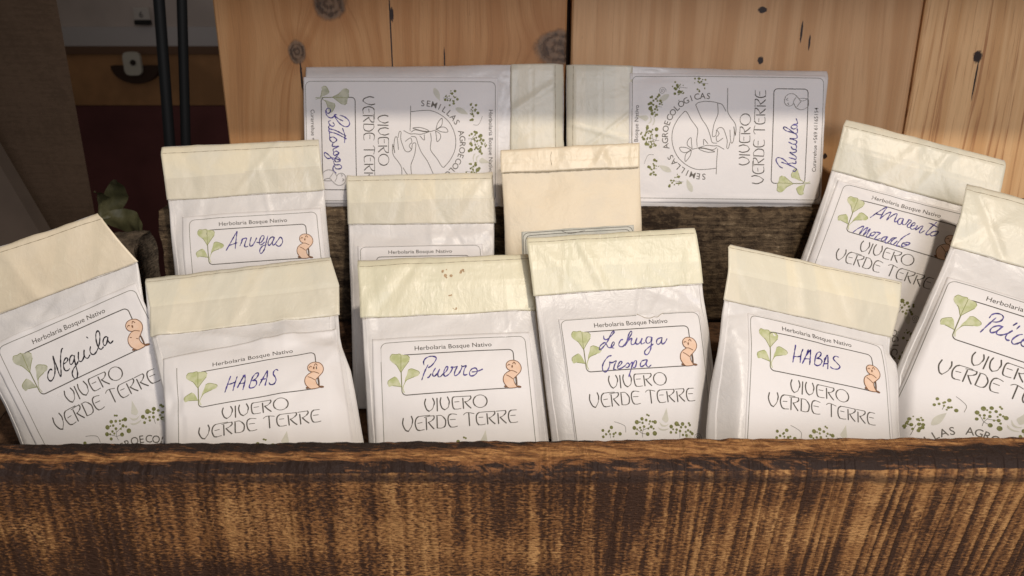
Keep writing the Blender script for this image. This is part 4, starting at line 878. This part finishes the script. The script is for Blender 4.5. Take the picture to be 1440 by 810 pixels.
    def pouch(s, root, mat):
        nu, nv = 84, 130
        G = s.grid(nu, nv)
        xy = G.reshape(-1, 2)
        nf = s.n(xy)
        front = s.world(xy, nf)
        u = np.tile(np.linspace(0, 1, nu), nv); t = np.repeat(np.linspace(0, 1, nv), nu)
        body = np.clip(1 - (2 * u - 1) ** 2, 0, 1) ** 0.6 * sstep(t, 0.22, 0.5) * (1 - sstep(t, 0.86, 1.0))
        nb = np.minimum(nf - 0.5, -0.7 - (1.5 if not s.side else 2.0) * body + (-0.0042 * np.clip(xy[:, 1] - 84, 0, None) ** 2 if s.st.get('row') == 'front' else 0))
        nb = np.where((u < 1e-6) | (u > 1 - 1e-6) | (t < 1e-6) | (t > 1 - 1e-6), nf - 0.5, nb)
        back = s.world(xy, nb)
        V = np.vstack([front, back]); F = []
        k = nu * nv
        for i in range(nv - 1):
            for j in range(nu - 1):
                a = i * nu + j
                F.append((a, a + nu, a + nu + 1, a + 1))
                F.append((k + a, k + a + 1, k + a + nu + 1, k + a + nu))
        ring = [j for j in range(nu)] + [i * nu + nu - 1 for i in range(1, nv)] + [(nv - 1) * nu + j for j in range(nu - 2, -1, -1)] + [i * nu for i in range(nv - 2, 0, -1)]
        for a, b in zip(ring, ring[1:] + ring[:1]):
            F.append((a, b, k + b, k + a))
        return obj('pouch', V, F, mat, root)

    def sheet(s, name, quad_rows, off, mat, parent, nu=70, thick=0.12, creases=(), cmat=None, wobble=0.25, mat2=None):
        """thin sheet between successive lines (each ((xl,yl),(xr,yr))), following the packet's face"""
        rows = []
        for (a, b) in zip(quad_rows[:-1], quad_rows[1:]):
            a, b = np.array(a, float), np.array(b, float)
            m = max(2, int(abs(b[:, 1] - a[:, 1]).max() / 1.3))
            for k in range(m):
                rows.append(a + (b - a) * k / m)
        rows.append(np.array(quad_rows[-1], float))
        U = np.linspace(0, 1, nu)
        G = np.array([r[0][None] * (1 - U)[:, None] + r[1][None] * U[:, None] for r in rows])
        nv = len(G)
        r = s.rng
        for j, sg in ((0, 1), (-1, 1)):
            G[j, :, 1] += np.interp(U, np.linspace(0, 1, 10), r.uniform(-wobble, wobble, 10))
        G[:, 0, 0] += r.uniform(-wobble, wobble) * 0.5
        xy = G.reshape(-1, 2)
        n = s.n(xy) + off
        F = [(i * nu + j, (i + 1) * nu + j, (i + 1) * nu + j + 1, i * nu + j + 1) for i in range(nv - 1) for j in range(nu - 1)]
        V = s.world(xy, n)
        k = nu * nv
        Vb = s.world(xy, n - thick)
        ring = [j for j in range(nu)] + [i * nu + nu - 1 for i in range(1, nv)] + [(nv - 1) * nu + j for j in range(nu - 2, -1, -1)] + [i * nu for i in range(nv - 2, 0, -1)]
        F2 = [(a, b, k + b, k + a) for a, b in zip(ring, ring[1:] + ring[:1])]
        V = np.vstack([V, Vb])
        F += F2
        mi = [0] * len(F)
        if mat2 is not None:
            ys = np.array([xy[f[0] % k, 1] > s.line_y(s.mid, xy[f[0] % k, 0]) for f in F])
            mi = [2 if q else 0 for q in ys]
        mats = [mat]
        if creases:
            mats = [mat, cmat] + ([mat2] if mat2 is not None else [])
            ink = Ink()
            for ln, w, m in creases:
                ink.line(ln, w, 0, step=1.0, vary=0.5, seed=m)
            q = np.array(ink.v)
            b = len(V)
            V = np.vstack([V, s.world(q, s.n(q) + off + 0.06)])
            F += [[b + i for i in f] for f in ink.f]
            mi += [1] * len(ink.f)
        return obj(name, V, F, mats, parent, mi)

    def canon(s, v):
        d = np.asarray(v, float) - np.array([42.0, 20.0])
        return d @ s.aff[:2] + (d[:, :1] * d[:, 1:] / 40.0) * s.aff[2] + s.aff[3]

    def ink(s, name, I, off, mats, parent, canonical=True):
        if not I.v:
            return None
        q = np.array(I.v)
        if canonical:
            q = s.canon(q)
        return obj(name, s.world(q, s.n(q) + off + np.array(I.h)), I.f, mats, parent, I.m)


GROUP = 'handmade seed packets in the crate'
def clip_ink(I, ymax):
    """leave out marks that lie past ymax (off the sheet)"""
    v = np.array(I.v) if I.v else np.zeros((0, 2))
    J = Ink(); J.v, J.h = I.v, I.h
    for f, m in zip(I.f, I.m):
        if v[f][:, 1].max() < ymax:
            J.f.append(f); J.m.append(m)
    return J


def make_packet(key, label, seed, **st):
    pk = Packet(key, seed, st)
    if pk.side:
        foot = pk.world(np.array([[-9.0 if key == 'rucula' else 88.0, 45.0]]), np.array([0.0]))[0]
    else:
        foot = pk.world(np.array([[42.0, pk.yb]]), np.array([0.0]))[0]
    root = thing('seed_packet', label, 'seed packet', tuple(foot), GROUP)
    pk.pouch(root, M[st.get('paper', 'paper')])
    d = pk.d
    T = M[st.get('tape', 'tape')]
    Lt, Rt_ = pk.L[0], pk.Rt[0]
    eps = st.get('overhang', 0.4)
    ft, mid, bot = [np.array(d[k]) + np.array([[-eps, 0], [eps, 0]]) for k in ('ft', 'mid', 'bot')]
    top = np.array([Lt, Rt_]) + np.array([[-eps * 0.5, 0.15], [eps * 0.5, 0.15]])
    r = pk.rng
    def wav(ln, a=0.25, n=8):
        t = np.linspace(0.01, 0.99, n)[:, None]
        return ln[0] + (ln[1] - ln[0]) * t + np.c_[np.zeros(n), r.uniform(-a, a, n)]
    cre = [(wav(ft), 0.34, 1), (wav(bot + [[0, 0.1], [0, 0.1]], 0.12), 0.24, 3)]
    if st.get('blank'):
        cre = [(wav(bot + [[0, 0.25], [0, 0.25]], 0.3), 0.75, 3), (np.array([[25, bot[0][1] - 14], [24.3, bot[0][1] - 9], [25, bot[0][1] - 4]]), 0.3, 4)]  # first line paints the shadow under the flap's edge
        lines = [top, mid, bot]
    else:
        lines = [top, ft, mid, bot]
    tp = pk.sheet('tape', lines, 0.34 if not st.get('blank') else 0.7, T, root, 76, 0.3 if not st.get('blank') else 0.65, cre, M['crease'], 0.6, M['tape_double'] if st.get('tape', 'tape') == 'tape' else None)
    for side, a, b in st.get('folds', ()):
        P = pk.L if side == 'l' else pk.Rt
        sg = 1 if side == 'l' else -1
        y0 = (bot[0] if side == 'l' else bot[1])[1] + 0.6
        ys = np.linspace(y0, (pk.yb or 120) - 8, 14)
        rows = []
        for k, y in enumerate(ys):
            w = b * (0.55 + 0.45 * k / 13) + 0.25 * math.sin(k * 1.9)
            x0, x1 = pk.xat(P, y) + sg * a, pk.xat(P, y) + sg * w
            rows.append([(min(x0, x1), y), (max(x0, x1), y)])
        pk.sheet('side_fold', rows, 0.30, M['paper_edge'], root, 6, 0.28)
    if st.get('stains'):
        ink = Ink()
        for (sx, sy, sr) in st['stains']:
            for _ in range(4):
                ink.disc((sx + r.uniform(-1.5, 1.5) * sr, sy + r.uniform(-1, 1) * sr), sr * r.uniform(0.35, 0.8), 0, n=7)
        pk.ink('stain', ink, 0.46, [M['stain']], tp, False)
    if st.get('nolabel'):
        lb = pk.sheet('label', [pk.canon([(0, 0), (84, 0)]), pk.canon([(0, 45), (84, 45)])], 0.36, M['greylabel'], root, 50, 0.3)
        ink = Ink()
        for k in (1.2, 3.0):
            ink.line(dense(rrect(k, k, 84 - k, 44, 3.5)), 0.4, 0, curve=False)
        ink.line([(30, 1.5), (36, 3.5), (47, 2.2)], 0.35, 0)
        pk.ink('outline', ink, 0.48, [M['print_thin']], lb)
        return root
    lay = 'B' if pk.side else 'A'
    ml, mr, mt = st.get('margin', (5.0, 3.0, 3.0))
    yend = 139.0 if not pk.side else 136.5
    if not pk.side:
        # the sheet stops where the packet's foot closes
        ymx = (pk.yb - 8 - pk.aff[3][1]) / pk.aff[1][1] + 20
        yend = min(139.0, ymx, 128.0 if abs(pk.aff[2]).max() > 0.01 else 139.0)
    top_line = [(-ml, -mt), (84 + mr, -mt)]
    rows = [top_line, [(-ml, 0.8), (84 + mr, 0.8)], [(-ml, 60), (84 + mr, 60)], [(-ml, yend), (84 + mr, yend)]]
    rows = [pk.canon(q) for q in rows]
    lb = pk.sheet('label', rows, 0.36, M['label'], root, 74, 0.32, (), None, 0.15)
    A = art(lay, True, seed, st.get('notch', False), st.get('part', False))
    lim = yend - 0.5
    pk.ink('outline', clip_ink(A['outline'], lim), 0.46, [M['print_grey']], lb)
    for nm in ('lettering', 'name_frame', 'heading', 'arc_lettering', 'hands_drawing', 'phone_number'):
        I = clip_ink(A[nm], lim)
        if nm == 'heading' and key == 'arvejas':
            I.v = [(x, y + 1.5) for x, y in I.v]
        if I.f:
            pk.ink(nm, I, 0.47, [M['print'], M['print_thin'], M['print_grey']], lb)
    if key != 'plain': pk.ink('leaf_drawing', A['leaf_drawing'], 0.49, [M[st.get('leafm', 'leaf')], M['leaf_line']], lb)
    gm = M['peach_line'] if not pk.side else M['peach_line_grey']
    pk.ink('seedling_drawing', A['seedling_drawing'], 0.50, [M['peach'], gm], lb)
    pk.ink('berry_drawing', clip_ink(A['berry_drawing'], lim), 0.47, [M['berry'], M['fern'], M['print_grey']], lb)
    if d['hw']:
        h = Ink()
        for i, q in enumerate(d['hw']):
            h.line(q, st.get('pen_w', 0.66), 0, step=0.3, vary=0.42, seed=i + seed)
        pk.ink('handwriting', h, 0.60, [M[st.get('pen', 'pen_blue')]], lb, False)
    if st.get('notch'):
        nt = Ink()
        q = [(46.5, -0.6), (49, 0.6), (51, 1.9), (54, 2.3), (56.5, 1.6), (58.5, 1.9), (60.5, 0.4), (62.5, -0.5)]
        nt.poly(q + [(62.5, -mt - 0.2), (46.5, -mt - 0.2)], 0, curve=False)
        nt.line(q, 0.34, 1, h=0.03)
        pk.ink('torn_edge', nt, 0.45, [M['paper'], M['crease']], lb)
    return root


make_packet('neguila', 'white seed packet at the far left handwritten Neguila in black ink, tilted left', 11, row='front', gl=6, gr=1, margin=(5, 1.5, 3), pen='pen_black', leafm='leaf_grey', tape='tape_warm', bulge=3.5, folds=(('l', 0.3, 5.0),))
make_packet('habasl', 'white seed packet handwritten HABAS, wrinkled below its tape, between the Neguila and Puerro packets', 12, row='front', gl=6, gr=13, crumple=2.8, part=True, gdepth=0.45, margin=(8, 6, 8), folds=(('r', 0.3, 4.0), ('r', 5.0, 10.0), ('l', 0.3, 5.5)))
make_packet('puerro', 'white seed packet handwritten Puerro with brown specks on its crinkled tape', 13, row='front', gl=5, gr=6, tape='tape_crinkled', stains=((39, -43, 1.0), (41, -40, 1.4), (49, -42, 1.1), (42, -27, 0.8), (44, -19, 0.8)), folds=(('l', 0.3, 5.0), ('r', 0.3, 3.0)))
make_packet('lechuga', 'white seed packet handwritten Lechuga Crespa with a torn label edge', 14, row='front', gl=6, gr=8, tape='tape_crinkled', notch=True, margin=(1.2, 1.2, 0.9), folds=(('l', 0.3, 4.5), ('r', 0.3, 4.0)))
make_packet('habasr', 'white seed packet handwritten HABAS tilted to the right, beside the Lechuga Crespa packet', 15, row='front', gl=13, gr=6, gdepth=0.9, margin=(1.5, 2, 1.0), crumple=1.2, folds=(('l', 0.3, 5.0), ('r', 0.3, 4.0)))
make_packet('paico', 'white seed packet handwritten Paico cut by the right edge of the picture', 16, row='front', gl=8, gr=5, tape='tape_shaded', margin=(1.5, 2, 1.5), folds=(('l', 0.3, 3.6),))
make_packet('amarento', 'white seed packet handwritten Amarento morado leaning on the pine boards at right', 17, gl=7, gr=5, tape='tape_shaded', margin=(5, 3, 1.5), folds=(('l', 0.3, 5.2),))
make_packet('arvejas', 'white seed packet handwritten Arvejas standing behind the left HABAS packet', 18, gl=5, gr=5, folds=(('l', 0.3, 5.0),))
make_packet('plain', 'white seed packet behind the Puerro packet, its handwritten name hidden', 19, gl=4, gr=4, margin=(2, 2, 1), folds=(('l', 0.3, 3.5),))
make_packet('blank', 'cream seed packet without writing behind the Lechuga Crespa packet', 20, gl=3, gr=3, paper='cream', tape='tape_warm', blank=True, nolabel=True, tip=0.02, bulge=2.5)
make_packet('bettaraga', 'white seed packet lying on its side handwritten Bettaraga, leaning on the boards', 21, gl=6, gr=4, bulge=3.0, tip=0.03, margin=(3, 2, 2), leafm='leaf_grey', tape='tape_shaded')
make_packet('rucula', 'white seed packet lying on its side handwritten Rucula, leaning on the boards', 22, gl=6, gr=5, bulge=3.0, tip=0.03, margin=(3, 2, 2), tape='tape_shaded')

# ------------------------------------------------------------------ what shows beyond the stall, at left
Y2 = 2.2
def rect(Y, x0, y0, x1, y1):
    a, b = wx(x0, y0, Y), wx(x1, y1, Y)
    return a.x, a.z, b.x, b.z
far = thing('far_counter', 'dim counter with white top panel and orange wood rail in the far background', 'counter', (-1.0, Y2, -1.1))
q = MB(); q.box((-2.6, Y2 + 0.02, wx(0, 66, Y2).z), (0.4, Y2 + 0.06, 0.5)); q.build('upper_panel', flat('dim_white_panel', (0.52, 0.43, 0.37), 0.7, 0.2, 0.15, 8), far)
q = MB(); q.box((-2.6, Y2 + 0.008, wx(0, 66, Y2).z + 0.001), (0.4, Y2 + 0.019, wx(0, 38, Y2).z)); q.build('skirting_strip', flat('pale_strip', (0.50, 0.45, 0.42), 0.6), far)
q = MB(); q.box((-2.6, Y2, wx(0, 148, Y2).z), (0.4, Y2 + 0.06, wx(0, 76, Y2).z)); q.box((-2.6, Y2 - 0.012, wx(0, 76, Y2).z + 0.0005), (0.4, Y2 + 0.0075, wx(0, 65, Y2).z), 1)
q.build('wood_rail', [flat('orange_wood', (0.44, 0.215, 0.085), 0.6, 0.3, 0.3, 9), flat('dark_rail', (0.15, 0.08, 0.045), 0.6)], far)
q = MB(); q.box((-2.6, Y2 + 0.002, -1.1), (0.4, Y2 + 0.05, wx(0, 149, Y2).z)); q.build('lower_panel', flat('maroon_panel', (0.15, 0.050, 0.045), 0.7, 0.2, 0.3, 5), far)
# socket plate on a dark half-round block
c = wx(187, 90, Y2 - 0.03)
sk = thing('wall_socket', 'white socket plate on a dark half round block on the wood rail', 'socket', (c.x, Y2 - 0.02, c.z - 0.04))
q = MB(); a = [math.pi + math.pi * k / 16 for k in range(17)]
pts = [(c.x + 0.062 * math.cos(t), c.z - 0.005 + 0.045 * math.sin(t)) for t in a]
n = len(pts)
q.add([(x, Y2 - 0.025, z) for x, z in pts] + [(x, Y2 - 0.0005, z) for x, z in pts], [tuple(range(n))[::-1], tuple(range(n, 2 * n))] + [(i, (i + 1) % n, n + (i + 1) % n, n + i) for i in range(n)])
q.build('backing_block', flat('dark_block', (0.050, 0.026, 0.016), 0.7), sk)
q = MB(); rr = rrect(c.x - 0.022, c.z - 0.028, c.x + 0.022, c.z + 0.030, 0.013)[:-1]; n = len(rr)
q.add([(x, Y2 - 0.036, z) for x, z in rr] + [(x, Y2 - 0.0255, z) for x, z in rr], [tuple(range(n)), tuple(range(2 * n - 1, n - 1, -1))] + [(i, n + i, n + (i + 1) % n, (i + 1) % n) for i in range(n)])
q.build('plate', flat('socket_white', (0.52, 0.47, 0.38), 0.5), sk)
q = MB(); q.tube([(c.x + 0.004, Y2 - 0.040, c.z + 0.004), (c.x + 0.004, Y2 - 0.0362, c.z + 0.004)], 0.007, 14); q.build('socket_hole', flat('socket_dark', (0.03, 0.02, 0.015), 0.6), sk)
# small numbered tag higher up
c = wx(199, 20, Y2 + 0.0)
tg = thing('number_tag', 'small white tag with the number 6 on the far white panel', 'tag', (c.x, Y2 + 0.019, c.z - 0.02))
q = MB(); q.box((c.x - 0.020, Y2 + 0.0, c.z - 0.014), (c.x + 0.020, Y2 + 0.0079, c.z + 0.016), 0, 0.001)
q.box((c.x - 0.020, Y2 - 0.004, c.z - 0.026), (c.x + 0.020, Y2 + 0.0079, c.z - 0.0145), 1)
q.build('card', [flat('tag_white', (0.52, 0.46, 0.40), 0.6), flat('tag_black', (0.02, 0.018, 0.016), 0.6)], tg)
v, f = glyph('6')
obj('numeral', [(c.x + (p[0] - 0.3) * 0.022, Y2 - 0.0012, c.z - 0.008 + p[1] * 0.022) for p in v], f, flat('numeral_grey', (0.07, 0.06, 0.055), 0.6), tg)

# wooden post close by on the left, pale board leaning at its foot
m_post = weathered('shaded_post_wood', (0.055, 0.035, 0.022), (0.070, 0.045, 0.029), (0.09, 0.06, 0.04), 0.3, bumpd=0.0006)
YP = 0.80
a0, a1 = wx(80, 0, YP), wx(138, 330, YP)
xr = 0.5 * (a0.x + a1.x)
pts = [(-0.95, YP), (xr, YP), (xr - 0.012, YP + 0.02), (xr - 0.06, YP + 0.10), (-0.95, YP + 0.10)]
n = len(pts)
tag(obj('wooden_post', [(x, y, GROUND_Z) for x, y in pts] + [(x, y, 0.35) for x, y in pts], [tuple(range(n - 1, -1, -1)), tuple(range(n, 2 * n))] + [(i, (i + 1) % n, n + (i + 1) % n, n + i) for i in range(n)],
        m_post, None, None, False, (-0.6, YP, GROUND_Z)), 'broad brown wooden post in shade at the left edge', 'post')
YB = 0.74
b0, b1, b2 = wx(-40, 165, YB), wx(66, 345, YB), wx(-40, 420, YB)
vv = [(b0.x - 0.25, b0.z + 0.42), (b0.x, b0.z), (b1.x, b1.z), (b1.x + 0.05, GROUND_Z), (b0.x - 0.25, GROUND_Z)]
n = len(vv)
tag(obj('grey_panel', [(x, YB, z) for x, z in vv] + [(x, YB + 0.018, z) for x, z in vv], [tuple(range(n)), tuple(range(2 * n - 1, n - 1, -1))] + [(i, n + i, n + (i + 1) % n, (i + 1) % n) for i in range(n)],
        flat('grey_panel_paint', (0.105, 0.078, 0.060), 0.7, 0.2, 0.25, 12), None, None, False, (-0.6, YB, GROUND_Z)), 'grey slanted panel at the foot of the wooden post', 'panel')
# two black steel rods
m_rod = flat('black_steel', (0.010, 0.011, 0.012), 0.6, 0.25)
for px0, px1, w, lab in ((219, 243, 7.8, 'thicker black steel rod nearer the wooden post'), (254, 263, 7.0, 'slimmer black steel rod nearer the pine boards')):
    t0, t1 = wx(px0, -60, 0.95), wx(px1, 260, 0.95)
    t2 = t1 + (t1 - t0) * ((GROUND_Z - t1.z) / (t1.z - t0.z))
    r = w / 1150 * 0.90
    q = MB(); q.tube([t0 + (t0 - t1) * 0.4, t0, t1, t2], r, 16)
    o = q.build('steel_rod', m_rod, smooth=True, origin=tuple(t2))
    tag(o, lab, 'rod', 'black steel rods behind the crate')
# back edge of the table top continues under the rods; leafy plant behind the crate
YL = 0.66
base = wx(176, 420, YL); base.z = GROUND_Z
pl = thing('leafy_plant', 'green broad leaved plant in shade behind the left end of the crate', 'plant', tuple(base))
q = MB(); q.tube([base + Vector((0, 0, 0.0)), base + Vector((0, 0, 0.01)), base + Vector((0, 0, 0.07))], [0.028, 0.030, 0.040], 20); q.build('pot', flat('terracotta', (0.22, 0.09, 0.05), 0.8), pl, smooth=False)
m_leaf = flat('plant_leaf', (0.058, 0.055, 0.024), 0.5, 0.3, 0, 90, (0.085, 0.078, 0.035))
m_stem = flat('plant_stem', (0.09, 0.10, 0.045), 0.6)
for (tip, root_px, wd, tw) in (((164, 254), (142, 308), 0.0095, 0.15), ((200, 328), (142, 306), 0.0105, -0.2), ((132, 270), (142, 310), 0.006, 0.5)):
    A = wx(*root_px, YL); Bt = wx(*tip, YL - 0.012)
    ax = (Bt - A); Ln = ax.length; ax.normalize()
    sd = ax.cross(Vector((0, 1, 0))).normalized(); up = sd.cross(ax)
    V = []; F = []
    N_, K = 16, 7
    for i in range(N_ + 1):
        t = i / N_
        w = wd * (math.sin(math.pi * min(1, t ** 0.8)) ** 0.75 + 0.02)
        cpt = A + ax * Ln * t + up * (0.010 * math.sin(math.pi * t)) 
        for k in range(K):
            u = 2 * k / (K - 1) - 1
            V.append(cpt + sd * (u * w) + up * (abs(u) * w * 0.35 + tw * u * w * 0.4 + 0.0009 * math.sin(t * 20 + u * 3)))
    for i in range(N_):
        for k in range(K - 1):
            F.append((i * K + k, i * K + k + 1, (i + 1) * K + k + 1, (i + 1) * K + k))
    obj('leaf', V, F, m_leaf, pl)
q = MB(); a = wx(146, 312, YL); q.tube([base + Vector((0, 0, 0.06)), (base + a) * 0.5 + Vector((0.004, 0, 0.01)), a], [0.003, 0.0026, 0.002], 8); q.build('stem', m_stem, pl, smooth=True)
# room walls out of shot behind, so that the dim room closes
q = MB(); q.add([(-6, 5.0, -1.1), (6, 5.0, -1.1), (6, 5.0, 2.5), (-6, 5.0, 2.5)], [(0, 1, 2, 3)])
tag(q.build('room_wall', flat('room_wall_paint', (0.12, 0.10, 0.09), 0.8)), kind='structure')
